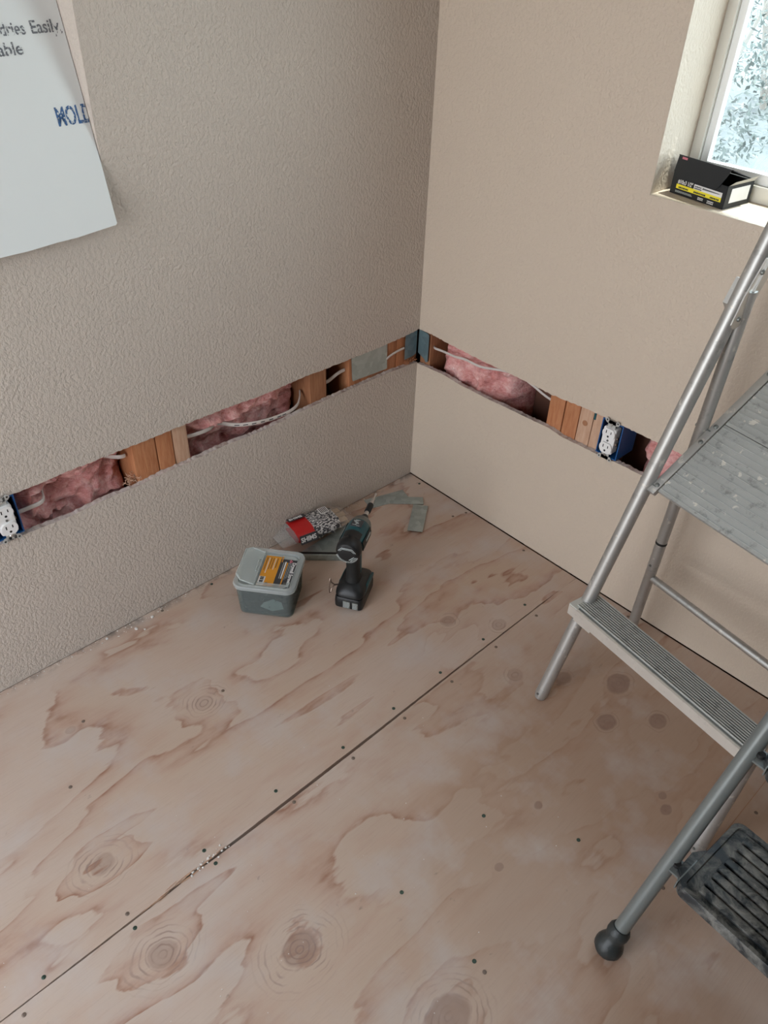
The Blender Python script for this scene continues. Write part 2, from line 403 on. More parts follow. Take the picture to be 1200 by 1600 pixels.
def text(name, body, size, mat, parent, M4, extr=.0002, bold=0, sxy=(1, 1), fit=None, clip=None):
    c = bpy.data.curves.new(name, 'FONT'); c.body = body; c.size = size; c.extrude = extr; c.offset = bold; c.resolution_u = 3
    t = bpy.data.objects.new(name, c); C.objects.link(t)
    dg = bpy.context.evaluated_depsgraph_get(); me = bpy.data.meshes.new_from_object(t.evaluated_get(dg))
    bpy.data.objects.remove(t)
    if fit:
        xs = [v.co.x for v in me.vertices]; k_ = fit/(max(xs)-min(xs)); me.transform(Matrix.Translation((-min(xs), 0, 0))); sxy = (k_, sxy[1])
    me.transform(M4 @ Matrix.Diagonal((sxy[0], sxy[1], 1, 1)))
    if clip:      # the last letter runs off the edge of the sheet
        bm = bmesh.new(); bm.from_mesh(me); o_ = M4 @ V((clip, 0, 0)); n_ = (M4.to_3x3() @ V((1, 0, 0))).normalized()
        bmesh.ops.bisect_plane(bm, geom=bm.verts[:]+bm.edges[:]+bm.faces[:], plane_co=o_, plane_no=n_, clear_outer=True); bm.to_mesh(me); bm.free()
    me.materials.clear(); me.materials.append(M[mat])
    o = bpy.data.objects.new(name, me); C.objects.link(o); o.parent = parent; return o
def frame4(o, x, y, z):      # matrix whose axes are x,y,z at origin o
    m_ = Matrix((V(x), V(y), V(z))).transposed().to_4x4(); m_.translation = V(o); return m_
def lerp_prof(P, s_):
    P = sorted(P)
    if s_ <= P[0][0]: return P[0][1]
    for a, b in zip(P, P[1:]):
        if s_ <= b[0]: return a[1]+(b[1]-a[1])*(s_-a[0])/(b[0]-a[0])
    return P[-1][1]

# ------------------------------------------------------------------ room shell
T = .0127
LB = [(-1.1447, .3823), (-1.0532, .3775), (-.9697, .3823), (-.8839, .3803), (-.8239, .3849), (-.7679, .3845), (-.6642, .3880), (-.5397, .3834), (-.4024, .3916), (-.3314, .3931), (-.2554, .3940), (-.1137, .3945), (0, .389)]
LT = [(-1.1752, .487), (-1.1045, .4845), (-1.028, .4872), (-.8822, .486), (-.749, .487), (-.6531, .4865), (-.532, .4825), (-.399, .4855), (-.2559, .4835), (-.1179, .4842), (-.0428, .487), (-.0056, .4911), (0, .492)]
RB = [(0, .3855), (.0335, .3879), (.0983, .3916), (.1669, .3869), (.2599, .3873), (.3177, .39), (.3971, .392), (.471, .3945), (.5106, .3886), (.5801, .3904), (.6214, .391), (.6754, .3951), (.7457, .3961)]
RT = [(0, .4902), (.049, .4924), (.112, .4898), (.2389, .4866), (.3398, .4895), (.4529, .4867), (.5714, .4939), (.6626, .4949), (.7259, .4947)]
def panel(axis, s0, s1, zlo, zhi, mi_edge=1, step=.006, thick=T):
    """thin drywall slab along the wall, ragged where zlo / zhi are functions"""
    mb = MB(); n = max(1, int(abs(s1-s0)/step)) if (callable(zlo) or callable(zhi)) else 1
    fa, fb = [], []
    def P(s_, d, z): return (-d, s_, z) if axis == 'L' else (s_, d, z)
    for k in range(n+1):
        s_ = s0+(s1-s0)*k/n
        jl = (random.random()-.5)*.0024 if callable(zlo) else 0; jh = (random.random()-.5)*.0012 if callable(zhi) else 0
        a = zlo(s_)+jl if callable(zlo) else zlo; b = zhi(s_)+jh if callable(zhi) else zhi
        jb = (random.random()-.3)*.003 if callable(zhi) else 0
        fa.append([P(s_, 0, a), P(s_, 0, b), P(s_, thick, b+jb), P(s_, thick, a)])
    R = [[mb.b.verts.new(V(p)) for p in r] for r in fa]
    for u, w in zip(R, R[1:]):
        for k in range(4):
            f = mb.b.faces.new((u[k], u[(k+1) % 4], w[(k+1) % 4], w[k])); f.material_index = 0 if k == 0 else mi_edge
    for r in (R[0], R[-1]): f = mb.b.faces.new(r); f.material_index = mi_edge
    return mb
def merge(dst, src):
    me = bpy.data.meshes.new('t'); src.b.to_mesh(me); src.b.free(); dst.b.from_mesh(me); bpy.data.meshes.remove(me)
OY0, OY1, OZ0, OZ1 = -1.95, -.8405, 1.056, 2.1     # opening behind the white board, left wall
wl = panel('L', RY, 0, lambda s_: lerp_prof(LT, s_) if s_ > -1.3 else .487, OZ0)
merge(wl, panel('L', RY, 0, OZ1, RZ)); merge(wl, panel('L', OY1, 0, OZ0, OZ1)); merge(wl, panel('L', RY, OY0, OZ0, OZ1))
wall_left = tag(wl.build('wall_left', ['wall', 'gypsum'], smooth=0), kind='structure')
panel('L', RY, 0, .0, lambda s_: lerp_prof(LB, s_) if s_ > -1.3 else .384).build('lower_drywall', ['wall', 'gypsum'], wall_left, smooth=0)
wr = panel('R', 0, WX0, lambda s_: lerp_prof(RT, s_), WZ0)
merge(wr, panel('R', WX0, RX, lambda s_: lerp_prof(RT, s_), WZ0-.0001)); merge(wr, panel('R', 0, WX0, WZ0, RZ)); merge(wr, panel('R', WX1, RX, WZ0, RZ)); merge(wr, panel('R', WX0, WX1, WZ1, RZ))
wall_right = tag(wr.build('wall_right', ['wall_r', 'gypsum'], smooth=0), kind='structure')
panel('R', 0, RX, .0015, lambda s_: lerp_prof(RB, s_)).build('lower_drywall', ['wall_r', 'gypsum'], wall_right, smooth=0)
# backs of both walls, closed at the ends
b = MB(); b.box((-.13, RY-.12, -.1), (-.105, .17, OZ0-.03)); b.box((-.13, RY-.12, OZ0-.03), (-.105, OY0-.02, RZ)); b.box((-.13, OY1+.02, OZ0-.03), (-.105, .17, RZ)); b.box((-.13, OY0-.02, OZ1+.02), (-.105, OY1+.02, RZ))
b.build('sheathing', 'sheath', wall_left, smooth=0)
b = MB(); b.box((-.13, .15, -.1), (RX+.1, .17, WZ0-.03)); b.box((-.13, .15, WZ0-.03), (WX0-.02, .17, RZ)); b.box((WX1+.02, .15, WZ0-.03), (RX+.1, .17, RZ)); b.box((WX0-.02, .15, WZ1+.02), (WX1+.02, .17, RZ))
b.build('sheathing', 'sheath', wall_right, smooth=0)
# reveal of the left opening (drywall wrapped) and its dark back
b = MB(); b.box((-.105, OY1-.0004, OZ0-.0127), (-.0004, OY1+.0127, OZ1+.0127)); b.box((-.105, OY0-.0127, OZ0-.0127), (-T, OY0, OZ1+.0127))
b.box((-.105, OY0, OZ0-.0127), (-T, OY1, OZ0)); b.box((-.105, OY0, OZ1), (-T, OY1, OZ1+.0127)); b.build('opening_reveal', 'wall', wall_left, smooth=0)
b = MB(); b.box((-.125, OY0-.02, OZ0-.03), (-.106, OY1+.02, OZ1+.02)); b.build('opening_back', 'white', wall_left, smooth=0)
# window reveal: left jamb, right jamb, head, sill with soft edge
b = MB(); b.box((WX0-.0127, .0004, WZ0-.0127), (WX0+.0004, .15, WZ1+.0127)); b.box((WX1, T, WZ0-.0127), (WX1+.0127, .15, WZ1+.0127)); b.box((WX0, T, WZ1), (WX1, .15, WZ1+.0127))
b.build('window_reveal', 'wall_r', wall_right, smooth=0)
b = MB(); b.box((WX0, .0004, WZ0-.0127), (WX1, .15, WZ0+.0002)); b.build('window_sill', 'wall_r', wall_right, smooth=0)
# other walls, ceiling
b = MB(); b.box((RX, RY-.12, 0), (RX+.1, .17, RZ)); tag(b.build('wall_side', 'wall_dark', smooth=0), kind='structure')
b = MB(); b.box((-.13, RY-.12, 0), (DX0, RY, RZ)); b.box((DX1, RY-.12, 0), (RX, RY, RZ)); b.box((DX0, RY-.12, DZ1), (DX1, RY, RZ)); b.box((DX0, RY-.12, 0), (DX1, RY, DZ0))
tag(b.build('wall_back', 'wall', smooth=0), kind='structure')
b = MB(); b.box((-.13, RY-.12, RZ), (RX+.1, .17, RZ+.05)); tag(b.build('ceiling', 'ceiling', smooth=0), kind='structure')
# glazed door frame behind the camera
b = MB()
for x0, x1 in ((DX0, DX0+.06), ((DX0+DX1)/2-.04, (DX0+DX1)/2+.04), (DX1-.06, DX1)): b.box((x0, RY-.10, DZ0), (x1, RY-.04, DZ1))
b.box((DX0, RY-.10, DZ0), (DX1, RY-.04, DZ0+.05)); b.box((DX0, RY-.10, DZ1-.05), (DX1, RY-.04, DZ1)); tag(b.build('door_1', 'vinyl', smooth=0), kind='structure')

b = MB(); b.box((-.6, .17, 2.25), (RX+.6, .445, 2.33)); b.box((-.6, .445, 2.20), (RX+.6, .477, 2.36)); tag(b.build('added_eave_1', 'vinyl', smooth=0), kind='structure')   # unseen overhang added to keep the sun off the floor
# ------------------------------------------------------------------ floor of plywood sheets
b = MB(); b.box((-.105, RY, -.06), (RX, .15, -.0195)); floor = tag(b.build('floor', 'subfloor', smooth=0), kind='structure')
gapL = [(-3.6, .6495), (-1.62, .6525), (-1.40, .6510), (-1.30, .6500), (-1.22, .6475), (-1.10, .6480), (-.9, .6462), (-.75, .6455), (-.5, .6425), (-.15, .6405), (-.10, .6418), (0, .6430)]
gapR = [(-3.5, .6525), (-1.62, .6540), (-1.40, .6545), (-1.30, .6540), (-1.22, .6530), (-1.10, .6545), (-.9, .6532), (-.75, .6515), (-.5, .6465), (-.15, .6435), (-.10, .6423), (0, .6436)]
def sheet(xl, xr, y0, y1):
    mb = MB(); n = max(2, int((y1-y0)/.012)); R = []
    for k in range(n+1):
        y = y0+(y1-y0)*k/n; a = (lerp_prof(xl, y) if isinstance(xl, list) else xl)+(random.random()-.5)*.0006; c = (lerp_prof(xr, y) if isinstance(xr, list) else xr)+(random.random()-.5)*.0006
        R.append([(a, y, -.019), (a, y, 0), (c, y, 0), (c, y, -.019)])
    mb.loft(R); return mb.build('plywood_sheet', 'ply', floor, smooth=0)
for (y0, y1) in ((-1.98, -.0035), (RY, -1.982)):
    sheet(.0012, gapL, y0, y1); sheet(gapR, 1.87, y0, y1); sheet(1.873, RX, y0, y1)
MB().prism([(1.2878, -.385), (1.2884, -.18), (1.2892, -.18), (1.2888, -.385)], -.0001, .0003).build('scratch', 'stud_dark', floor, smooth=0)
SCR = [(.6165, -.9956, 1), (.6392+.022, -.9835, 0), (.6269, -1.1746, 1), (.6629, -1.1726, 1), (.6359, -1.3423, 0), (.6671, -1.3446, 1), (.6363, -1.4984, 1), (.6293, -.8249, 1), (.6640, -.8265, 0),
 (.6273, -.6721, 1), (.6630, -.672, 0), (.6257, -.5173, 1), (.6624, -.5166, 0), (.6233, -.3608, 1), (.661, -.3563, 0), (.6154, -.188, 1), (.6601, -.1965, 0), (.6690, -1.5471, 0), (.6281, -1.66, 1), (.668, -1.69, 0),
 (.0163, -.7521, 1), (1.1116, -.9404, 1), (1.1354, -.9406, 0), (.1976, -1.2351+.03, 0), (.254, -.018, 0), (.476, -.0214, 0), (.06, -.02, 1), (.82, -.02, 0), (.0163, -.45, 0), (.0163, -.9, 0), (.0163, -.3, 0),
 (.24, -.43, 0), (.24, -.06, 0), (1.10, -.62, 1), (1.265, -.58, 0), (1.31, -.30, 0), (.33, -.93, 0), (.33, -1.3, 0), (.94, -.72, 1), (.94, -.95, 1)]
sm = {}
for (x, y, d) in SCR:
    if d not in sm:
        mb = MB(); n = 10
        mb.tube([(0, 0, -.004), (0, 0, .0004), (0, 0, .0010)], [.0034, .0040, .0030], n); mb.box((-.0016, -.0004, .0009), (.0016, .0004, .0012)); mb.box((-.0004, -.0016, .0009), (.0004, .0016, .0012))
        o = mb.build('screw', 'screw' if d else 'screw_old', floor); sm[d] = o
        o.location = (x, y, 0)
    else:
        o = sm[d].copy(); C.objects.link(o); o.location = (x, y, 0)
# crumbs of plaster
mb = MB()
def crumb(x, y, r, z=0):
    if x < .30 and -.80 < y < -.53: return
    q = bmesh.ops.create_icosphere(mb.b, subdivisions=1, radius=r)
    for v in q['verts']: v.co = V((v.co.x*random.uniform(.7, 1.4), v.co.y*random.uniform(.7, 1.4), v.co.z*.7+r*.45+z)) + V((x, y, 0))
for k in range(130): crumb(abs(random.gauss(0, .012))+.004, random.uniform(-1.6, -.2), random.uniform(.0006, .0019))
for k in range(60): crumb(random.uniform(.45, 1.2), random.uniform(-1.7, -.55), random.uniform(.0005, .0013))
for k in range(26): crumb(.650+random.gauss(0, .004), -1.18+random.gauss(0, .02), random.uniform(.001, .0026))
for (x, y, r) in ((.012, -1.05, .004), (.03, -.98, .0045), (.02, -.93, .004), (.045, -.965, .003)): crumb(x, y, r)
tag(mb.build('plaster_crumbs', 'crumb'), 'scattered white plaster crumbs on the plywood floor along wall and seam', 'debris', kind='stuff')

mb = MB()
for k in range(16):      # torn splinters along the seam
    y = -1.235+random.gauss(0, .045); p = V((.6485+random.gauss(0, .0035), y, .0008)); L = random.uniform(.015, .05); d = V((random.uniform(-.10, .04), 1, random.uniform(0, .04)))
    mb.tube([p-d*L*.5, p, p+d*L*.5], [.0003, .0010, .0003], 4)
tag(mb.build('seam_splinters', 'stud_pale'), 'torn wood splinters along the seam between the plywood sheets', 'splinters', kind='stuff')

# ------------------------------------------------------------------ framing in the slot
def stud(axis, s0, s1, mat, parent, dep=.089, off=0, name='stud'):
    mb = MB()
    if axis == 'L': mb.box((-T-dep-off, s0, -.019), (-T-.0003-off, s1, OZ0-.03 if s0 < -.80 else 2.43), bev=.002)
    else: mb.box((s0, T+.0003+off, -.019), (s1, T+dep+.045+off, WZ0-.03 if s0 > .5 else 2.43), bev=.002)
    return mb.build(name, mat, parent)
for s0, s1, mt in ((-.883, -.8265, 'stud_red'), (-.824, -.7835, 'stud_red'), (-.7815, -.7445, 'stud_pale'), (-.3805, -.3265, 'stud_dark'),
                   (-.2475, -.2085, 'stud_red'), (-.207, -.1655, 'stud_red'), (-.1645, -.1200, 'stud_dark'), (-.1188, -.0745, 'stud_red'), (-.0730, -.032, 'stud_red'), (-.0300, .008, 'stud_dark')):
    stud('L', s0, s1, mt, wall_left)
for s0, s1, mt, of in ((-.004, .0345, 'stud_dark', .002), (.451, .4955, 'stud_red', 0), (.498, .540, 'stud_red', 0), (.5415, .5790, 'stud_pale', 0), (.5800, .6120, 'stud_pale', .001), (1.16, 1.20, 'stud_red', 0)):
    stud('R', s0, s1, mt, wall_right, off=of)
# knot and teal ink mark on pale studs
mb = MB(); mb.tube([(.560, T-.0002, .447), (.560, T+.001, .447)], [.0075, .0075], 14); mb.build('knot', 'stud_dark', wall_right)
mb = MB(); mb.box((.5805, T-.0002, .468), (.5855, T+.0012, .486)); mb.build('ink_mark', 'teal', wall_right, smooth=0)
# insulation
def batt(axis, s0, s1, z0, z1, base, amp, label, seed=0, shape=None):
    mb = MB(); nx = max(8, int((s1-s0)/.0045)); nz = 40; R = []
    for i in range(nx+1):
        row = []
        for j in range(nz+1):
            s_ = s0+(s1-s0)*i/nx; z = z0+(z1-z0)*j/nz
            p = V((s_*16+seed, z*20, seed*2.3)); n1 = MN.noise(p); n2 = MN.noise(p*2.7); n3 = MN.noise(p*7)
            ridge = 1-abs(MN.noise(V((s_*11+seed*3, z*34+MN.noise(p)*1.5, 1.7))))*2
            d = base + amp*(-.55*n1-.35*n2-.10*n3-.35*ridge+.25)
            if shape: d += shape(s_, z)
            ed = min(i, nx-i, 8)/8.0
            d = max(.006, d)+(1-ed)**2*.035
            row.append((-T-d, s_, z) if axis == 'L' else (s_, T+d, z))
        R.append(row)
    fs = mb.loft(R, caps=False, closed=False)
    q = bmesh.ops.extrude_face_region(mb.b, geom=fs)
    bw = -.102 if axis == 'L' else .148
    for e in q['geom']:
        if isinstance(e, bmesh.types.BMVert):
            if axis == 'L': e.co.x = bw
            else: e.co.y = bw
    return tag(mb.build('insulation_batt', 'insul', smooth=80), label, 'insulation')
batt('L', -1.146, -.885, .27, .60, .028, .045, 'pink fibreglass insulation in the wall slot beside the left-hand outlet', 1.3, lambda s_, z: .02*(z < .445) - .010*(z > .45))
batt('L', -.7435, -.383, .27, .60, .030, .042, 'pink fibreglass insulation in the slot with white cable sagging across it', 4.1, lambda s_, z: (.030 if z < .43 else -.006))
batt('R', .060, .315, .27, .60, .016, .045, 'pink fibreglass insulation right of the metal corner plate', 7.7, lambda s_, z: max(0, s_-.22)*.55+(0 if z < .45 else -.004))
batt('R', .705, 1.155, .27, .60, .035, .045, 'pink fibreglass insulation right of the right-hand outlet behind the ladder', 9.2)
# cables
def cable(pts, label, group=None, wid=.0052):
    mb = MB(); P = [V(p) for p in pts]; out = []
    for i in range(len(P)-1):
        p0, p1, p2, p3 = P[max(i-1, 0)], P[i], P[i+1], P[min(i+2, len(P)-1)]
        for k in range(6):
            t = k/6; out.append(.5*((2*p1)+(p2-p0)*t+(2*p0-5*p1+4*p2-p3)*t*t+(3*p1-p0-3*p2+p3)*t**3))
    out.append(P[-1])
    prev = None; rings = []
    for i, p in enumerate(out):
        d = (out[min(i+1, len(out)-1)]-out[max(i-1, 0)]).normalized(); a = d.cross(V((0, 0, 1))).normalized(); b_ = a.cross(d)
        rings.append([p+a*math.cos(t)*.0022+b_*math.sin(t)*wid for t in [2*PI*k/10 for k in range(10)]])
    mb.loft(rings); return tag(mb.build('cable', 'wire'), label, 'cable'), out
cable([(-.03, -1.150, .4190), (-.024, -1.12, .4225), (-.024, -1.09, .4275), (-.075, -1.065, .4300), (-.085, -.99, .434), (-.085, -.94, .438), (-.045, -.905, .4420), (-.04, -.889, .4420)], 'white electrical cable running from left-hand outlet into pink insulation')
cA, outA = cable([(-.05, -.7435, .430), (-.03, -.735, .4320), (-.030, -.68, .4280), (-.05, -.64, .42), (-.03, -.60, .4085), (-.014, -.56, .4050), (-.012, -.51, .3980), (-.012, -.4623, .3958), (-.016, -.435, .3965), (-.022, -.415, .4010), (-.035, -.398, .4110), (-.05, -.386, .4160)], 'white printed cable sagging in front of pink insulation, left wall slot')
for k, i in enumerate((24, 27, 30, 33, 36, 39, 41)):
    if i < len(outA)-1:
        p = outA[i]; q = outA[i+1]; d = (q-p).normalized()
        mb = MB(); mb.box((-.0001, -.006, -.0012), (.0003, .006, .0012), mat=frame4(p+V((.0022, 0, 0)), (1, 0, 0), d, V((1, 0, 0)).cross(d))); mb.build('print_mark', 'ink', cA, smooth=0)
cable([(-.06, -.3265, .405), (-.045, -.318, .412), (-.035, -.300, .422), (-.030, -.279, .4340), (-.030, -.262, .4375), (-.030, -.249, .4385)], 'white cable arching across the dark empty bay beside the metal plate')
cable([(-.009, -.1150, .4330), (-.009, -.095, .4400), (-.009, -.07, .4440), (-.009, -.0480, .4450)], 'short grey cable end between flat plate and corner plate', wid=.0035)
cable([(.0345, .030, .441), (.045, .022, .4425), (.085, .012, .4520), (.13, .009, .4555), (.17, .009, .462), (.2213, .012, .4610), (.28, .03, .468), (.33, .033, .4750), (.3757, .030, .4690), (.42, .030, .4570), (.451, .030, .4520)], 'thin white cable running along top of the right wall slot', wid=.0035)
# metal plates in the slot
mb = MB(); pts = [(-.2430, .4770), (-.1140, .4790), (-.1120, .4050), (-.1135, .4035), (-.2370, .4085), (-.2395, .413)]
mb.prism([(a, b_) for a, b_ in pts], 0, .0016, frame4((-.0100, 0, 0), (0, 1, 0), (0, 0, 1), (1, 0, 0)))
tag(mb.build('nail_plate', 'galv', smooth=0), 'flat grey metal plate over the reddish studs in left wall slot', 'metal plate')
mb = MB()
mb.prism([(-.0455, .409), (-.0455, .4835), (-.035, .488), (-.001, .489), (-.001, .414), (-.015, .4105)], 0, .0014, frame4((-.0075, 0, 0), (0, 1, 0), (0, 0, 1), (1, 0, 0)))
mb.prism([(-.0065, .415), (-.0065, .486), (.026, .485), (.032, .481), (.0325, .400), (.026, .396), (.018, .404)], 0, .0014, frame4((0, .0085, 0), (1, 0, 0), (0, 0, 1), (0, -1, 0)))
tag(mb.build('corner_plate', 'galv_blue', smooth=0), 'bent bluish metal plate wrapping the room corner in the slot', 'metal plate')
# ragged paper and splinters below the corner plate
mb = MB()
for k in range(46):
    a = random.uniform(-.05, .0); p = V((random.uniform(-.012, -.002), a, .393+random.uniform(-.001, .010)))
    d = V((random.uniform(-1, 1), random.uniform(-1, 1), random.uniform(-.3, .8))).normalized()*random.uniform(.004, .010)
    mb.tube([p, p+d*.6, p+d], [.0012, .0009, .0003], 4)
tag(mb.build('wood_splinters', 'stud_red'), 'tuft of reddish wood splinters below the corner plate', 'splinters', kind='stuff')
mb = MB()
for k in range(60):
    p = V((random.uniform(-.03, -.012), random.uniform(-.915, -.872), .378+random.uniform(0, .02)))
    d = V((random.uniform(-1, 1), random.uniform(-1, 1), random.uniform(-.2, 1))).normalized()*.009
    mb.tube([p, p+d*.5, p+d], .0009, 4)
tag(mb.build('wood_shavings', 'stud_pale'), 'curly wood shavings beside the triple studs in left slot', 'shavings', kind='stuff')

# ------------------------------------------------------------------ outlets
def outlet(loc, rz, label):     # local: x across, -y into room (front at y=0), z up; origin at box centre
    t = thing('electrical_outlet', label, 'outlet', loc, rz)
    kw = dict(parent=t, world=False)
    w, h, dp, th = .057, .0955, .072, .0024
    mb = MB()
    mb.box((-w/2, 0, -h/2), (-w/2+th, dp, h/2)); mb.box((w/2-th, 0, -h/2), (w/2, dp, h/2)); mb.box((-w/2+th, 0, h/2-th), (w/2-th, dp, h/2)); mb.box((-w/2+th, 0, -h/2), (w/2-th, dp, -h/2+th)); 
    mb.box((-w/2+th, dp-th, -h/2+th), (w/2-th, dp, h/2-th), mi=1)
    mb.box((-.007, .002, h/2-.010), (.007, .022, h/2-th)); mb.box((-.007, .002, -h/2+th), (.007, .022, -h/2+.010))
    mb.box((-w/2+th+.0002, .004, -h/2+th), (-w/2+th+.0008, dp-th, h/2-th), mi=1); mb.box((w/2-th-.0008, .004, -h/2+th), (w/2-th-.0002, dp-th, h/2-th), mi=1)
    mb.build('junction_box', ['box_blue', 'box_shade'], smooth=0, **kw)
    # yoke with ears
    y0 = -.0045; mb = MB()
    mb.box((-.010, y0, -.0525), (.010, y0+.0012, .0525)); 
    for sz in (-1, 1):
        mb.prism(rrect(.034, .0095, .004), 0, .0012, frame4((0, y0+.0012, sz*.0478), (1, 0, 0), (0, 0, 1), (0, -1, 0)))
        for sx_ in (-1, 1):
            mb.tube([(sx_*.0145, y0-.0002, sz*.0505), (sx_*.0145, y0+.0013, sz*.0505)], [.0052, .0052], 12)
    yk = mb.build('mounting_yoke', 'ear', **kw)
    for sz in (-1, 1):
        for sx_ in (-1, 1):
            mb = MB(); mb.tube([(sx_*.0145, y0-.0004, sz*.0505), (sx_*.0145, y0+.0002, sz*.0505)], .0022, 10); mb.build('ear_hole', 'slot', parent=yk, world=False)
        mb = MB(); mb.tube([(0, y0-.0016, sz*.0415), (0, y0-.0006, sz*.0415), (0, y0, sz*.0415)], [.0022, .0034, .0036], 12); mb.build('screw', 'steel', parent=yk, world=False)
    # white body and two faces
    mb = MB(); mb.prism(rrect(.0335, .068, .004), 0, .022, frame4((0, .0145, 0), (1, 0, 0), (0, 0, 1), (0, -1, 0)), bev=.001)
    bd = mb.build('receptacle', 'white_pl', **kw)
    for sz in (-1, 1):
        poly = []
        for k in range(32):
            a = 2*PI*k/32; poly.append((.0170*math.cos(a), max(-.0140, min(.0140, .0170*math.sin(a)))))
        mb = MB(); mb.prism(poly, 0, .005, frame4((0, -.0065, sz*.0195), (1, 0, 0), (0, 0, 1), (0, -1, 0)), bev=.0008)
        fc = mb.build('receptacle_face', 'white_pl', parent=bd, world=False)
        mb = MB(); yy = -.0117
        zc = sz*.0195
        mb.box((-.0075, yy, zc+.0005), (-.0053, yy+.002, zc+.0085)); mb.box((.0053, yy, zc+.0012), (.0075, yy+.002, zc+.0080))
        mb.tube([(0, yy, zc-.0068), (0, yy+.002, zc-.0068)], .0027, 12)
        mb.build('slots', 'slot', parent=bd, world=False)
    mb = MB(); mb.tube([(0, -.0092, 0), (0, -.0070, 0)], .0026, 12); mb.build('screw', 'steel_dark', parent=bd, world=False)
    for k in (0, 1):
        mb = MB(); mb.tube([(.0172, .003, -.008+.016*k), (.0205, .003, -.008+.016*k)], .0035, 10); mb.build('terminal_screw', 'brass', parent=bd, world=False)
    return t
outlet((.6405, -.0015, .4465), 0, 'white duplex outlet in blue box, right wall near the ladder')
outlet((.0015, -1.1785, .4385), PI/2, 'white duplex outlet in blue box at left edge of the picture')

# ------------------------------------------------------------------ window
win = thing('window_1', None, None, (WX0, .12, WZ0)); win['kind'] = 'structure'
def fr(x0, x1, z0, z1, y0, y1, name, mat, mi=.002): MB().box((x0, y0, z0), (x1, y1, z1), bev=mi).build(name, mat, win)
FY = .122; fo, fi = .0205, .0150
fr(WX0, WX0+fo, WZ0, WZ1, FY, .150, 'window_frame', 'vinyl'); fr(WX1-fo, WX1, WZ0, WZ1, FY, .150, 'window_frame', 'vinyl')
fr(WX0+fo, WX1-fo, WZ0, WZ0+.030, FY, .150, 'window_frame', 'vinyl'); fr(WX0+fo, WX1-fo, WZ1-.03, WZ1, FY, .150, 'window_frame', 'vinyl')
a0, a1, c0, c1 = WX0+fo, WX1-fo, WZ0+.03, WZ1-.03
for (x0, x1, z0, z1) in ((a0, a0+fi, c0, c1), (a1-fi, a1, c0, c1), (a0+fi, a1-fi, c0, c0+.02), (a0+fi, a1-fi, c1-.02, c1)): fr(x0, x1, z0, z1, FY+.009, .148, 'sash', 'vinyl_in')
MB().box((a0+.010, .142, c0+.010), (a1-.010, .1445, c1-.010)).build('window_pane', 'glass', win, smooth=0)
# garden
b = MB(); b.box((-14, .175, -.35), (14, 26, -.25)); tag(b.build('garden_ground', 'gravel', smooth=0), kind='structure')
b = MB(); b.box((-14, -22, -.35), (14, RY-.125, -.25)); tag(b.build('yard_ground', 'bounce_ground', smooth=0), kind='structure')
def blades(cx, cy, n, L, wd, mat, label, name, lean=.9):
    t = thing(name, label, 'plant', (cx, cy, -.25)); mb = MB()
    for k in range(n):
        a = random.uniform(0, 2*PI); l_ = L*random.uniform(.55, 1.1); el = random.uniform(.25, 1.35); p = V((random.gauss(0, .1), random.gauss(0, .1), 0)); d = V((math.cos(a)*math.cos(el), math.sin(a)*math.cos(el), math.sin(el)))
        s_ = V((-math.sin(a), math.cos(a), 0)); prev = []
        rings = []
        for j in range(6):
            u = j/5; c_ = p+d*l_*u+V((0, 0, -lean*.35*l_*u*u)); w_ = wd*(1-u)**.6*(.5+u if u < .5 else 1)+.002
            rings.append([c_-s_*w_, c_+V((0, 0, -.003)), c_+s_*w_, c_+V((0, 0, .003))])
        mb.loft([[tuple(q) for q in r] for r in rings])
    o = mb.build('blade', mat, t, world=False); o['kind'] = 'stuff'
    return t
def shrub(cx, cy, h, rad, n, label, name='shrub', mat='leaf', zb=-.25):
    t = thing(name, label, 'shrub', (cx, cy, zb)); mb = MB()
    for k in range(6):
        a = random.uniform(0, 2*PI); q = V((math.cos(a)*rad*.5, math.sin(a)*rad*.5, h*.8)); mb.tube([(0, 0, 0), q*.5+V((0, 0, .1)), q], [.03, .018, .006], 6)
    mb.build('branch', 'bark', t, world=False)
    mb = MB()
    for k in range(n):
        a = random.uniform(0, 2*PI); e = random.uniform(-1, 1); r = rad*random.uniform(.5, 1)
        p = V((math.cos(a)*math.sqrt(1-e*e)*r, math.sin(a)*math.sqrt(1-e*e)*r, h*.55+e*h*.48))
        d = V((random.gauss(0, 1), random.gauss(0, 1), random.gauss(0, .6))).normalized(); s_ = d.cross(V((random.gauss(0, .4), random.gauss(0, .4), 1))).normalized(); L = random.uniform(.03, .075)
        v = [mb.b.verts.new(x) for x in (p, p+d*L*.4+s_*L*.22, p+d*L, p+d*L*.4-s_*L*.22)]
        mb.b.faces.new(v)
    o = mb.build('foliage', mat, t, world=False, smooth=0); o['kind'] = 'stuff'
blades(-.6, 2.9, 90, .9, .022, 'leaf_pale', 'pale spiky plant with long blades seen low through the window', 'spiky_plant')
blades(.62, 1.6, 60, .7, .018, 'leaf_pale', 'pale spiky plant nearest the window outside by the sill', 'spiky_plant')
shrub(-1.6, 4.4, 1.7, .9, 5200, 'loose leafy shrub outside seen high through the window')
shrub(.25, 3.9, 1.4, .8, 4600, 'low leafy shrub outside behind the spiky plants')
shrub(-2.4, 7.4, 3.4, 1.6, 9000, 'tall leafy shrub farthest from the window in the garden')
shrub(.6, 7.6, 3.2, 1.4, 8000, 'round leafy shrub far outside toward the right of the pane')

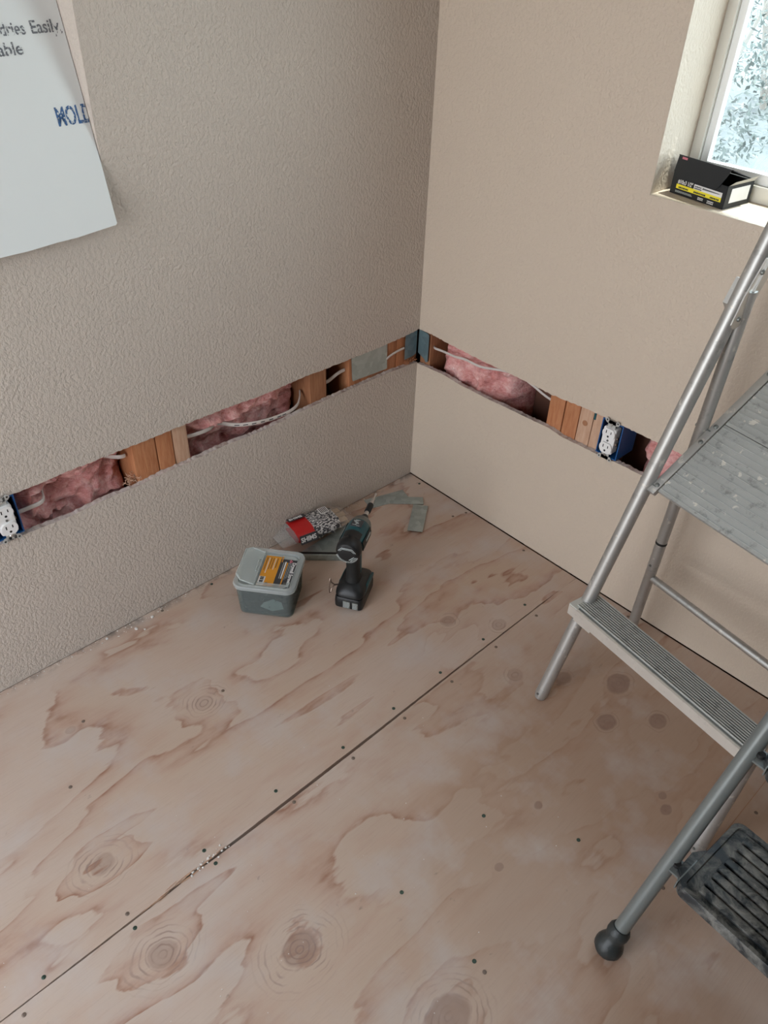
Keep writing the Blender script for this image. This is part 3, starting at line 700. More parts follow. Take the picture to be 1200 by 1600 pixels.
# ------------------------------------------------------------------ white board leaning in the left opening
# plane through the sill edge, top pushed into the opening, bottom standing proud of the wall
tilt = math.radians(13.6); ux = V((0, 1, 0)); uz = V((-math.sin(tilt), 0, math.cos(tilt))); un = ux.cross(uz)
bo = thing('drywall_board', 'white printed board covering the wall opening at top left', 'board', (0.0, -.8425, OZ0+.004))
mb = MB()
poly = [(-.004, -.0995), (-.0008, -.097), (.0003, 0), (.0003, .20), (.0003, .41), (-1.05, .41), (-1.05, -.118), (-.6, -.115), (-.3, -.1105), (-.22, -.1090), (-.17, -.1090), (-.12, -.1062), (-.08, -.1055), (-.03, -.1015)]
Bm = frame4((.0035, 0, 0), ux, uz, un)
mb.prism(poly[::-1], -.003, .0, Bm)
mb.build('sheet', 'board', bo, world=False, smooth=0)
def btxt(s_, x, z, size, mt, **k): text('printed_text', s_, size, mt, bo, Bm @ Matrix.Translation((x, z, .0004)), **k)

# ------------------------------------------------------------------ aluminium platform stepladder
az = -.1598; F1 = V((.8285, -.3964, 0)); u = V((math.cos(az), math.sin(az), 0)); nb = V((-u.y, u.x, 0)); K = V((0, 0, 1))
LW, LBk, LT_, LH, LBR, LC, LTR = .4450, .2507, .0355, .9511, .2987, -.0091, .0575
ZST, ZC, ZP1, ZP2 = .2834, .2436, .5742, .6651
def Wp(a, bk, z): return F1+u*a+nb*bk+K*z
fl = lambda z: Wp(LT_*z, LBk*z, z)
fr_ = lambda z: Wp(LW-LT_*z, LBk*z, z)
rb = lambda z: LBR+(LBk*LH-LBR)*z/LH
rl = lambda z: Wp(LC+LTR*z, rb(z), z)
rr = lambda z: Wp(LW-LC-LTR*z, rb(z), z)
lad = thing('step_ladder', 'aluminium platform step ladder with ribbed step leaning at right wall', 'ladder', F1)
def lad_tube(name, pts, r, mat='alu', parent=None, n=20): return MB().tube(pts, r, n).build(name, mat, parent or lad)
ZT = 1.36
for f, sgn in ((fl, 1), (fr_, -1)):
    r = lad_tube('front_rail', [f(.012), f(.30), f(.65), f(1.0), f(ZT)], .0143)
    MB().tube([f(0)+K*.0, f(.010), f(.028)], [.0125, .0148, .0148], 16).build('foot_cap', 'alu', r)
    MB().tube([f(.018)-nb*.0165, f(.018)-nb*.012], .003, 8).build('rivet', 'steel_dark', r)
top = [fl(ZT)]+[fl(ZT)+(fr_(ZT)-fl(ZT))*(.5-.5*math.cos(PI*k/10))+(K*.965+nb*.24)*.09*math.sin(PI*k/10) for k in range(1, 10)]+[fr_(ZT)]
lad_tube('top_handle', top, .0143)
for f in (rl, rr):
    r = lad_tube('rear_leg', [f(0.010), f(.3), f(.6), f(LH)], .0122)
    MB().tube([f(0), f(.02)], .0138, 14).build('foot_cap', 'rubber', r)
    p = f(.353); MB().tube([p-K*.003, p+K*.003], .0128, 14).build('black_band', 'slot', r)
    p = f(.285); MB().tube([p-nb*.0135, p-nb*.011], .003, 8).build('rivet', 'steel_dark', r)
lad_tube('crossbar', [rl(ZC), (rl(ZC)+rr(ZC))/2, rr(ZC)], .0088)
# ribbed step
b0, b1 = .030, .104; aL, aR = -.004, LW+.004
mb = MB(); prof = []
sb = b0; prof += [(b0, -.024), (b0-.0005, -.002), (b0+.001, 0)]
ribs = 11
for k in range(ribs):
    c = b0+.007+(b1-b0-.011)*(k+.5)/ribs; hh = .0042; wv = .0017
    prof += [(c-wv, 0), (c-wv*.5, hh), (c+wv*.5, hh), (c+wv, 0)]
prof += [(b1-.001, 0), (b1, -.003), (b1-.002, -.018), (b1-.004, -.018), (b1-.004, -.004), (b0+.003, -.004), (b0+.003, -.024)]
ro = lambda a: [tuple(Wp(a, b_, ZST+z)) for b_, z in prof]
mb.loft([ro(.010), ro(LW-.014)])
o = mb.build('ribbed_step', 'alu_step', lad, smooth=0)      # paint-worn ribs, dirt caught in the grooves
at = o.data.attributes.new('groove', 'FLOAT', 'POINT')
for i_, v in enumerate(o.data.vertices): at.data[i_].value = 1.0 if -.0005 < (v.co.z-ZST) < .0002 and 2 < (i_ % len(prof)) < len(prof)-7 else 0.0
mb = MB(); pr2 = [(b0-.0012, -.026), (b0-.0016, -.001), (b0+.0026, .0006), (b0+.003, -.026)]
r2 = lambda a: [tuple(Wp(a, b_, ZST+z)) for b_, z in pr2]
mb.loft([r2(-.003), r2(LW-.010)]); mb.build('step_lip', 'alu_lip', lad, smooth=0)
# end plates of the step that the rails pass through, bracket flaps beneath
for a_, sg in ((-.004, 1), (LW-.018, 1)):
    mb = MB(); P0 = [Wp(a_, b0, ZST-.006), Wp(a_+.022, b0, ZST-.006), Wp(a_+.022, b1-.002, ZST-.006), Wp(a_, b1-.002, ZST-.006)]
    mb.loft([[tuple(p) for p in P0], [tuple(p+K*.0075) for p in P0]]); mb.build('step_end', 'alu_step', lad, smooth=0)
    f0 = Wp(a_+.024, b0+.004, ZST-.005); mb = MB()
    q = [(0, 0), (.030, 0), (.016, -.052), (.004, -.052)] if a_ > .1 else [(0, 0), (.045, 0), (.040, -.030), (-.008, -.030)]
    sgn = -1 if a_ > .1 else 1
    mb.prism([(x*sgn, z) for x, z in q], 0, .002, frame4(f0, u, K, -nb)); mb.build('step_bracket', 'alu_lip', lad, smooth=0)
# platform
PA = fl(ZP1); PB = rl(ZP2); pd = (PB-PA).normalized(); pn = u.cross(pd).normalized()
Pm = frame4(PA, u, pd, pn)     # local x across, y along, z normal
pw = (fr_(ZP1)-fl(ZP1)).dot(u)
mb = MB()
def plat(y0, y1, name):
    mb = MB(); x0, x1 = .030, pw-.030
    prof = [(y0, -.012), (y0, 0.0)]
    n = int((y1-y0)/.0125)
    for k in range(n):
        c = y0+(y1-y0)*(k+.5)/n; prof += [(c-.0012, 0), (c-.0006, .0016), (c+.0006, .0016), (c+.0012, 0)]
    prof += [(y1, 0), (y1, -.012), (y1-.002, -.012), (y1-.002, -.003), (y0+.002, -.003), (y0+.002, -.012)]
    mb.loft([[tuple(Pm @ V((x, y, z))) for y, z in prof] for x in (x0, x1)]); mb.build(name, 'alu_plate', lad, smooth=30)
plat(-.004, .1705, 'platform_panel'); plat(.1720, .318, 'platform_panel')
YE = .322
for x0, x1 in ((.0165, .0285), (pw-.0285, pw-.0165)):
    mb = MB(); mb.box((x0-.004, -.014, -.010), (x1, YE, .0030), mat=Pm, bev=.0015); br = mb.build('platform_side_bar', 'alu', lad)
    for y in (.004, .118, .158, .296):
        mb = MB(); p0 = Pm @ V(((x0+x1)/2-.001, y, .0028)); mb.tube([p0, p0+pn*.0018, p0+pn*.0030], [.0048, .0044, .0024], 12); mb.build('rivet', 'steel_dark', br)
for f, z in ((fl, ZP1), (fr_, ZP1)):
    s_ = 1 if f is fl else -1
    MB().tube([f(z)-u*s_*.0155, f(z)+u*s_*.022], .0035, 10).build('pivot_bolt', 'steel_dark', lad)
for f in (rl, rr):
    s_ = 1 if f is rl else -1
    MB().tube([f(ZP2)-u*s_*.014, f(ZP2)+u*s_*.020], .0035, 10).build('pivot_bolt', 'steel_dark', lad)
# hinge brackets
for f, s_ in ((fl, 1), (fr_, -1)):
    c = f(.925)+u*s_*.0160
    hm = frame4(c, nb, (f(1)-f(0)).normalized(), u*s_)
    mb = MB(); mb.prism([(-.018, -.030), (-.008, -.040), (.006, -.040), (.018, -.020), (.024, .055), (.010, .085), (-.012, .085), (-.020, .02)], 0, .0022, hm, bev=.0006)
    br = mb.build('hinge_bracket', 'steel', lad)
    for (x, y) in ((-.004, -.022), (.006, .008), (-.004, .060)):
        p0 = hm @ V((x, y, .002)); MB().tube([p0, p0+u*s_*.003], [.0045, .0035], 10).build('rivet', 'steel_dark', br)
    mb = MB(); hm2 = frame4(f(.925)-u*s_*.0165, nb, (f(1)-f(0)).normalized(), -u*s_)
    mb.prism([(-.010, -.004), (.008, -.020), (.012, .035), (-.006, .040)], -.006, .0030, hm2); mb.build('hinge_bracket', 'alu', lad)
    # short brace from the bracket up to the rail
    MB().box((-.006, -.002, -.002), (.006, .10, .002), mat=frame4(f(.95)+u*s_*.019+nb*.004, nb, (f(1)-f(0)).normalized(), u*s_)).build('brace_strap', 'steel', lad)

# ------------------------------------------------------------------ grey step stool with black treads
az2 = math.radians(-4); u2 = V((math.cos(az2), math.sin(az2), 0)); n2 = V((-u2.y, u2.x, 0))
GF = V((1.2562, -.7600, 0)); st = thing('step_stool', 'grey tubular step stool with dusty black plastic treads, lower right', 'step stool', GF)
gl = lambda z: GF+u2*(.036*z-.0)+n2*(.44*z)+K*z
GW = .50
gr = lambda z: GF+u2*(GW-.036*z)+n2*(.44*z)+K*z
for g_ in (gl, gr):
    r = MB().tube([g_(.045), g_(.3), g_(.6), g_(.82)], .0135, 20).build('front_rail', 'grey_tube', st)
    ax = (g_(1)-g_(0)).normalized(); q = [(.0, .010), (.004, .0185), (.012, .0245), (.022, .0255), (.031, .0225), (.038, .0185), (.044, .0180), (.052, .0200), (.060, .0195), (.066, .0160)]
    c0 = g_(0); fp = [c0+K*.0] ; mb = MB(); mb.tube([g_(z*.93) for z, _ in q], [rr_ for _, rr_ in q], 18); mb.build('rubber_foot', 'rubber', r)
tp = [gl(.82)]+[gl(.82)+(gr(.82)-gl(.82))*(.5-.5*math.cos(PI*k/8))+K*.06*math.sin(PI*k/8)+n2*.02*math.sin(PI*k/8) for k in range(1, 8)]+[gr(.82)]
MB().tube(tp, .0135, 16).build('top_handle', 'grey_tube', st)
for sx_ in (.055, GW-.055):
    p0 = GF+u2*sx_+n2*.64; p1 = GF+u2*sx_+n2*.34+K*.70
    r = MB().tube([p0+K*.02, p1], .0115, 16).build('rear_leg', 'grey_tube', st); MB().tube([p0, p0+K*.03], .017, 14).build('rubber_foot', 'rubber', r)
def tread(z, y0, y1, x0=.038, x1=GW-.038, yr=.067):
    o_ = GF+K*z; Tm = frame4(o_, u2, n2, K)
    mb = MB(); cx, cy = (x0+x1)/2, (y0+y1)/2
    out = rrect(x1-x0, y1-y0, .016, 4, cx, cy); inn = rrect(x1-x0-.022, y1-y0-.018, .010, 4, cx, cy)
    rg = [[(x, y, -.022) for x, y in out], [(x, y, -.002) for x, y in out], [(cx+(x-cx)*.993, cy+(y-cy)*.985, .001) for x, y in out], [(cx+(x-cx)*1.006, cy+(y-cy)*1.012, .001) for x, y in inn], [(x, y, -.004) for x, y in inn]]
    mb.loft([[tuple(Tm @ V(p)) for p in r] for r in rg])
    t = mb.build('tread', 'tread', st)
    n = 8
    for k in range(n):
        yy = y0+.016+(y1-y0-.032)*(k+.5)/n; mb = MB()
        mb.box((x0+.030-.002*(k % 2), yy-.0066, -.005), (x1-.030, yy+.0066, .0020), mat=Tm, bev=.0014); mb.build('rib', 'tread', t)
    # left / right brackets to the rails
    for xe, s_ in ((x0, -1), (x1, 1)):
        mb = MB(); mb.box((min(xe, xe+s_*.022), yr+.010, -.018), (max(xe, xe+s_*.022), yr+.040, -.014), mat=Tm); mb.box((xe-.001, y0+.004, -.020), (xe+.001, y0+.060, .000), mat=Tm)
        br = mb.build('tread_bracket', 'grey_tube', st, smooth=0)
        mb = MB(); mb.prism([(xe-s_*.004, y0+.012), (xe+s_*.012, y0+.026), (xe+s_*.014, y0+.070), (xe-s_*.004, y0+.100)], -.022, -.003, Tm, bev=.002); mb.build('tread_wing', 'tread', st); p0 = Tm @ V((xe+s_*.018, yr+.026, -.0135)); MB().tube([p0, p0+K*.006], [.007, .006], 10).build('knob', 'slot', br)
tread(.236, .057, .236); tread(.462, .165, .330, .050, GW-.050, .166)
b = MB(); b.tube([gl(.215)+u2*.0, gr(.215)], .006, 10); b.build('tread_support', 'grey_tube', st)

# ------------------------------------------------------------------ impact driver
dv = thing('impact_driver', 'black and teal cordless impact driver standing upright on its battery', 'power tool', (.295, -.497, 0), math.atan2(.857, -.515)-PI/2)
kw = dict(parent=dv, world=False)       # local +y = forward, x right, z up
def sup(w, d, z, y=0, r=.012, n=4): return [(x, y_, z) for x, y_ in rrect(w, d, r, n, 0, y)]
mb = MB(); mb.loft([sup(.068, .104, .000, 0, .010), sup(.074, .112, .004, 0, .012), sup(.075, .114, .020, 0, .012), sup(.073, .112, .032, 0, .012), sup(.070, .108, .036, 0, .012)])
bat = mb.build('battery', 'blk', **kw)
mb = MB(); mb.loft([sup(.068, .106, .0365, 0, .016), sup(.074, .112, .041, 0, .018), sup(.073, .110, .050, 0, .020), sup(.060, .088, .060, -.002, .022), sup(.046, .064, .066, -.006, .020), sup(.040, .055, .069, -.006, .018)])
mb.build('tool_base', 'blk', **kw)
for sx_ in (-1, 1):      # teal side panels of the base
    mb = MB(); mb.loft([[(sx_*.0376, y, z) for y, z in ((-.030, .0385), (.045, .0385), (.050, .046), (.030, .051), (-.010, .051))], [(sx_*.0340, y, z+.002) for y, z in ((-.028, .038), (.043, .038), (.048, .048), (.024, .0545), (-.006, .0545))]])
    mb.build('base_panel', 'teal', smooth=0, **kw)
# battery label, at the end nearest the camera (local -y)
for x0, x1, nm in ((-.013, .006, 'label'), (.012, .027, 'label')):
    mb = MB(); mb.box((x0, -.0579, .006), (x1, -.0565, .030)); lb = mb.build(nm, 'steel_dark', parent=bat, world=False, smooth=0)
def prints(parent, x0, x1, z0, z1, y, rows, mat, name='print'):
    mb = MB()
    for r in range(rows):
        zz = z0+(z1-z0)*r/rows; xx = x0
        while xx < x1-.0015:
            wv = min(random.uniform(.001, .0035), x1-xx); mb.box((xx, y, zz), (xx+wv, y+.0004, zz+(z1-z0)/rows*.6)); xx += wv+.0008
    return mb.build(name, mat, parent=parent, world=False, smooth=0)
prints(bat, -.012, .005, .008, .029, -.0583, 5, 'lt'); prints(bat, .013, .026, .008, .029, -.0583, 4, 'lt')
# handle
mb = MB(); H = []
for z, w, d, y in ((.064, .040, .052, -.006), (.080, .034, .042, -.008), (.11, .032, .040, -.010), (.145, .033, .043, -.012), (.165, .036, .050, -.012), (.180, .040, .058, -.012)): H.append(sup(w, d, z, y, min(w, d)*.42, 4))
mb.loft(H); mb.build('handle', 'blkgrip', **kw)
for sx_ in (-1, 1):
    mb = MB(); mb.loft([[(sx_*.0172, y, z) for y, z in ((-.004, .085), (.006, .085), (.004, .150), (-.006, .150))], [(sx_*.0155, y, z) for y, z in ((-.006, .083), (.008, .083), (.006, .152), (-.008, .152))]]); mb.build('handle_panel', 'teal', smooth=0, **kw)
mb = MB(); mb.loft([[(x, y, z) for x, z in rrect(.012, .030, .004, 3, 0, .148)] for y in (.005, .022)]); mb.build('trigger', 'blk', **kw)
# head: motor housing at the back, gear case at the front
HZ = .198
def hr(y, rx, rz, zc=HZ, n=20, flat=1): return [(rx*math.cos(2*PI*k/n), y, zc+rz*math.sin(2*PI*k/n)) for k in range(n)]
mb = MB(); mb.loft([hr(-.066, .020, .020), hr(-.064, .026, .027), hr(-.058, .030, .031), hr(-.046, .0315, .033), hr(-.034, .030, .032), hr(-.030, .029, .031)])
mb.build('motor_cap', 'blk', **kw)
mb = MB(); mb.loft([hr(-.031, .0300, .031), hr(-.020, .0300, .031), hr(.015, .0310, .0315), hr(.036, .0300, .030), hr(.040, .028, .028)]); mb.build('motor_housing', 'teal', **kw)
mb = MB()   # black top saddle and side stripes
mb.loft([[(x, y, HZ+z) for x, z in ((-.022, .0225), (-.012, .0300), (.0, .0325), (.012, .0300), (.022, .0225), (.012, .022), (-.012, .022))] for y in (-.034, -.010)]); mb.build('housing_saddle', 'blk', **kw)
for sx_ in (-1, 1):
    mb = MB(); mb.loft([[(sx_*x, y, HZ+z) for x, z in ((.029, .014), (.0322, .002), (.0310, -.012), (.026, -.010), (.027, .010))] for y in (-.030, .034)]); mb.build('side_bumper', 'blk', **kw)
    mb = MB(); mb.box((sx_*.0310 if sx_ > 0 else -.0326, -.010, HZ+.001), (sx_*.0326 if sx_ > 0 else -.0310, .024, HZ+.007)); mb.build('side_marking', 'lt', smooth=0, **kw)
mb = MB(); mb.box((-.014, .004, HZ+.0300), (.014, .030, HZ+.0325), bev=.0008); lb = mb.build('top_label', 'dgrey', **kw)
mb = MB()
for k in range(9): mb.box((-.011+random.uniform(0, .012), .006+.0026*k, HZ+.0323), (-.003+random.uniform(0, .012), .0074+.0026*k, HZ+.0328))
mb.build('print', 'lt', parent=lb, world=False, smooth=0)
mb = MB(); mb.loft([hr(.038, .0285, .0285), hr(.050, .0275, .0275), hr(.060, .0235, .0235), hr(.067, .0165, .0165)]); mb.build('gear_case', 'steel_dark', **kw)
mb = MB(); mb.loft([hr(.064, .0180, .0180, n=14), hr(.072, .0145, .0145, n=14), hr(.080, .0105, .0105, n=14), hr(.086, .0085, .0085, n=14)]); mb.build('nose_bumper', 'blk', **kw)
# vent marks on the rear cap
mb = MB()
for k in range(19):
    a = math.radians(200+140*k/18); c_, s_ = math.cos(a), math.sin(a)
    mb.box((-.0006, -.0009, -.004), (.0006, .0009, .0045), mat=frame4((c_*.0245, -.0640, HZ+s_*.025), V((-s_, 0, c_)), (0, 1, 0), (c_, 0, s_)))
mb.build('vent_ribs', 'lt', smooth=0, **kw)
for a0, a1, rr2 in ((35, 145, .0215),):
    mb = MB(); P_ = [(-.0215, -.0655, HZ+.006), (-.013, -.0665, HZ+.0165), (.013, -.0665, HZ+.0165), (.0215, -.0655, HZ+.006)]; mb.tube(P_, .0011, 8)
    mb.tube([(-.0180, -.0662, HZ+.006), (-.011, -.0672, HZ+.0135), (.011, -.0672, HZ+.0135), (.018, -.0662, HZ+.006)], .0007, 6)
    mb.build('rear_accent', 'lt', **kw)
mb = MB(); mb.tube([(.006, -.0662, HZ-.018), (.0185, -.0655, HZ-.006)], .0012, 6); mb.tube([(.010, -.0655, HZ-.020), (.0215, -.0645, HZ-.008)], .0012, 6); mb.build('rear_accent', 'lt', **kw)
# bit holder, magnetic sleeve and bit
mb = MB(); mb.tube([(0, .083, HZ), (0, .105, HZ)], [.0058, .0058], 12); bh = mb.build('bit_holder', 'steel', **kw)
mb = MB(); mb.tube([(0, .103, HZ), (0, .105, HZ), (0, .135, HZ), (0, .138, HZ)], [.0065, .0080, .0080, .0065], 14); mb.build('bit_sleeve', 'slot', parent=bh, world=False)
mb = MB(); mb.tube([(0, .137, HZ), (0, .162, HZ), (0, .164, HZ)], [.0052, .0050, .0035], 8); mb.tube([(0, .163, HZ), (0, .176, HZ), (0, .181, HZ), (0, .1855, HZ), (0, .187, HZ)], [.0022, .0018, .0030, .0030, .0012], 8); mb.build('driver_bit', 'steel', parent=bh, world=False)
# hook on the left side
mb = MB(); mb.tube([(-.034, -.022, .050), (-.044, -.030, .052), (-.0515, -.034, .062), (-.0525, -.036, .074), (-.0525, -.040, .080), (-.0525, -.045, .074), (-.0525, -.046, .050), (-.0525, -.044, .034), (-.0525, -.037, .028), (-.052, -.031, .036), (-.046, -.026, .046), (-.034, -.018, .046)], .0016, 8); mb.build('belt_hook', 'brass', **kw)

# ------------------------------------------------------------------ clear tub of screws
TB = (.1612, -.6640, 0); tb = thing('screw_tub', 'clear plastic tub of dark screws with orange and black label', 'tub', TB, math.atan2(.63, .775))
kw = dict(parent=tb, world=False)
def oct_(w, d, c, z):
    return [(x, y, z) for x, y in rrect(w, d, c, 4)]
mb = MB(); w0, w1 = .138, .148
rg = [oct_(w0-.006, w0-.012, .016, .0), oct_(w0, w0-.006, .018, .003), oct_(w1, w1-.006, .020, .094), oct_(w1-.004, w1-.010, .019, .094), oct_(w0-.003, w0-.010, .017, .0045)]
mb.loft(rg); mb.build('tub_body', 'tub', smooth=30, **kw)
mb = MB(); mb.loft([oct_(.150, .144, .021, .088), oct_(.158, .152, .024, .090), oct_(.159, .153, .024, .098), oct_(.155, .149, .023, .101), oct_(.136, .130, .018, .101), oct_(.134, .128, .017, .092)]); mb.build('rim', 'tub_rim', smooth=30, **kw)
LX = -.024    # hinge line of the lid: flap left of it
mb = MB(); mb.prism([(LX+.002, -.061), (.052, -.061), (.064, -.048), (.064, .048), (.052, .061), (LX+.002, .061)], .0925, .0945); mb.prism([(LX+.003, -.060), (.048, -.060), (.058, -.050), (.058, -.047), (LX+.003, -.047)], .0945, .0975)
ld = mb.build('lid', 'tub_rim', smooth=0, **kw)
mb = MB()
for k in range(5): mb.box((LX+.010+k*.018, -.0608, .0945), (LX+.0112+k*.018, -.047, .0985))
mb.build('lid_rib', 'tub_rim', parent=ld, world=False, smooth=0)
fm = Matrix.Translation((LX-.001, 0, .098)) @ Matrix.Rotation(math.radians(19), 4, 'Y')
mb = MB(); mb.prism([(-.001, -.060), (-.001, .060), (-.036, .060), (-.050, .046), (-.050, -.046), (-.036, -.060)][::-1], 0, .0018, fm)
for a, b_ in (((-.002, -.060), (-.002, .060)), ((-.002, .060), (-.036, .060)), ((-.036, .060), (-.050, .046)), ((-.050, .046), (-.050, -.046)), ((-.050, -.046), (-.036, -.060)), ((-.036, -.060), (-.002, -.060))):
    mb.tube([fm @ V((*a, .002)), fm @ V((*b_, .002))], .0022, 6)
mb.tube([fm @ V((-.006, -.015, .003)), fm @ V((-.010, -.013, .003)), fm @ V((-.010, .030, .003)), fm @ V((-.004, .034, .003))], .0016, 6)
mb.build('lid_flap', 'tub_rim', **kw)
# label
lbm = Matrix.Translation((0, 0, .0948))
lxf = lambda x: -.021+(x+.019)*1.09
def lbox(x0, x1, y0, y1, mt, dz=0, nm='label', par=None):
    x0, x1, y0, y1 = lxf(x0), lxf(x1), y0*1.2, y1*1.2; return MB().box((x0, y0, .0946+dz), (x1, y1, .0950+dz)).build(nm, mt, parent=par or ld, world=False, smooth=0)
LA = lbox(-.019, .018, -.046, .046, 'orange'); LB_ = lbox(.018, .056, -.046, .040, 'dgrey')
lbox(.034, .0365, -.046, .030, 'orange', .0004); lbox(.0205, .0225, .030, .048, 'orange', .0004); lbox(-.0185, -.004, -.045, -.019, 'white', .0004)
for k, yy in enumerate((-.042, -.040, -.0365, -.034, -.0325, -.029, -.0265, -.0245, -.022)): lbox(-.0155, -.007, yy, yy+.0011+.0004*(k % 3), 'ink', .0008, 'barcode')
lbox(-.001, .004, -.043, -.036, 'ink', .0004)
for k in range(6):
    if k in (1, 4): lbox(-.015+.005*k, -.0135+.005*k, -.012+.004*k, .040, 'white', .0004, 'print'); continue
    lbox(-.015+.005*k, -.0138+.005*k, .000+.002*k, .040, 'ink', .0004, 'print')
lbox(.0475, .055, -.044, -.028, 'lt', .0004); lbox(.040, .0465, -.044, -.030, 'steel_dark', .0004)
Rz = Matrix.Rotation(-PI/2, 4, 'Z')
text('printed_text', 'Drywall Screw', .0125, 'white', ld, Matrix.Translation((lxf(.0478), .038, .0956)) @ Rz, bold=.0003)
for k in range(3):
    lbox(.0385+.0035*k, .0395+.0035*k, -.022+.004*k, .030, 'lt', .0004, 'print')
lbox(.0255, .0270, -.02, .030, 'lt', .0004, 'print'); lbox(.0295, .0325, -.020, .032, 'white', .0004, 'print')
mb = MB(); mb.tube([(.044, .036, .0953), (.049, .042, .0953), (.046, .046, .0953), (.043, .041, .0953)], .002, 6); mb.build('print', 'pink', parent=ld, world=False)
# contents
mb = MB(); mb.loft([oct_(.122, .116, .016, .006), oct_(.127, .120, .016, .012), oct_(.132, .125, .018, .068), oct_(.10, .09, .02, .080)])
sc = tag(mb.build('screw_pile', 'bskw', **kw), kind='stuff')
mb = MB()
for k in range(230):
    side = k % 5; a = random.uniform(-.045, .045); z = random.uniform(.012, .070)
    e = .0625+z*.02
    c_ = {0: V((a, -e+.0030, z)), 1: V((e, a, z)), 2: V((-e, a, z)), 3: V((random.uniform(-.05, .05), random.uniform(-.05, .05), .078)), 4: V((random.uniform(-.055, -.015), random.uniform(-.05, .05), .081))}[side]
    d = V((random.gauss(0, 1), random.gauss(0, 1), random.gauss(0, .5)))
    if side == 0: d.y *= .05
    if side in (1, 2): d.x *= .05
    d.normalize(); L = .015
    mb.tube([c_-d*L, c_-d*(L-.002), c_-d*(L-.004), c_+d*L], [.0038, .0034, .0016, .0008], 5)
tag(mb.build('screw_pile', 'bskw', **kw), kind='stuff')
mb = MB(); mb.loft([[(x+.018, -.0645, z) for x, z in ((-.030, .030), (.0, .018), (.030, .030), (.026, .052), (.004, .060), (-.020, .046))], [(x+.018, -.0615, z) for x, z in ((-.028, .032), (.0, .020), (.028, .032), (.024, .050), (.004, .058), (-.018, .044))]]); mb.build('paper_pouch', 'bag_in', smooth=0, **kw)

# ------------------------------------------------------------------ rafter square
A_ = V((.083, -.531, 0)); e1 = V((.675, .737, 0)).normalized(); e2 = V((-e1.y, e1.x, 0)); SQ = .178
sq = thing('rafter_square', 'aluminium triangular rafter square lying under the shim bag', 'square', A_)
Sm = frame4((0, 0, 0), e1, e2, K)
mb = MB(); mb.prism([(.002, .003), (SQ, .003), (SQ, SQ), (SQ-.006, SQ)], .0085, .0110, Sm); mb.build('blade', 'galv', sq, world=False, smooth=0)
mb = MB(); mb.box((0, -.001, 0), (SQ, .0045, .019), mat=Sm, bev=.0008); mb.build('fence', 'galv', sq, world=False)
mb = MB(); mb.box((.012, .010, .0088), (SQ-.004, .021, .0113), mat=Sm); mb.build('scribe_slot', 'slot', sq, world=False, smooth=0)
mb = MB(); [mb.box((SQ-.004, .01+.0125*k, .0108), (SQ, .0106+.0125*k, .0112), mat=Sm) for k in range(12)]; mb.build('graduation', 'ink', sq, world=False, smooth=0)

# ------------------------------------------------------------------ bag of shims
bg_o = V((.048, -.432, .0)); ang = math.radians(80)
bgt = thing('shim_bag', 'crumpled red and white plastic bag of wooden shims against left wall', 'bag', (bg_o.x, bg_o.y, .020), ang)
kw = dict(parent=bgt, world=False)    # local x along the bag (towards the room corner), y = towards the wall
def bring(x, w, h, seed, zc, n=22):
    out = []
    for k in range(n):
        a = 2*PI*k/n; cx = abs(math.cos(a))**.6*math.copysign(1, math.cos(a)); cz = abs(math.sin(a))**.75*math.copysign(1, math.sin(a))
        j = 1+(.07 if -.07 < x < -.013 else .24)*MN.noise(V((x*75, math.cos(a)*2.6+seed, math.sin(a)*2.6)))
        out.append((x+.004*MN.noise(V((a*2, x*30, 3))), w*.56*cx*j, zc+h/2*cz*j))
    return out
def bagseg(xs, mats, name):
    mb = MB(); mb.loft([bring(x, w, h, 1, zc) for x, w, h, zc in xs], caps=False); return mb.build(name, mats, smooth=60, **kw)
tl = math.radians(14)
bagseg([(-.068, .074, .030, .028), (-.060, .078, .036, .028), (-.045, .080, .038, .028), (-.03, .081, .040, .028), (-.014, .082, .041, .028)], 'red', 'red_panel')
bagseg([(-.014, .082, .041, .028), (0, .083, .042, .028), (.02, .083, .042, .028), (.04, .081, .041, .028), (.058, .078, .038, .028), (.066, .072, .034, .028)], 'bagp', 'printed_panel')
bagseg([(-.112, .050, .004, .012), (-.10, .060, .010, .016), (-.085, .068, .020, .022), (-.068, .074, .030, .028)], 'bag_clear', 'clear_end')
bagseg([(.066, .072, .034, .028), (.082, .070, .032, .027), (.10, .062, .026, .024), (.118, .046, .008, .018)], 'bag_clear', 'clear_end')
for k in range(6):   # wooden shims poking into the clear end
    mb = MB(); y0 = -.030+.0205*(k % 3); z0 = .016+.012*(k//3)
    mb.loft([[(-.05, y0, z0), (-.05, y0+.018, z0), (-.05, y0+.018, z0+.009), (-.05, y0, z0+.009)], [(.100-.006*(k % 2), y0, z0), (.100-.006*(k % 2), y0+.018, z0), (.100-.006*(k % 2), y0+.018, z0+.004), (.100-.006*(k % 2), y0, z0+.004)]])
    mb.build('shim', 'shim', smooth=0, **kw)
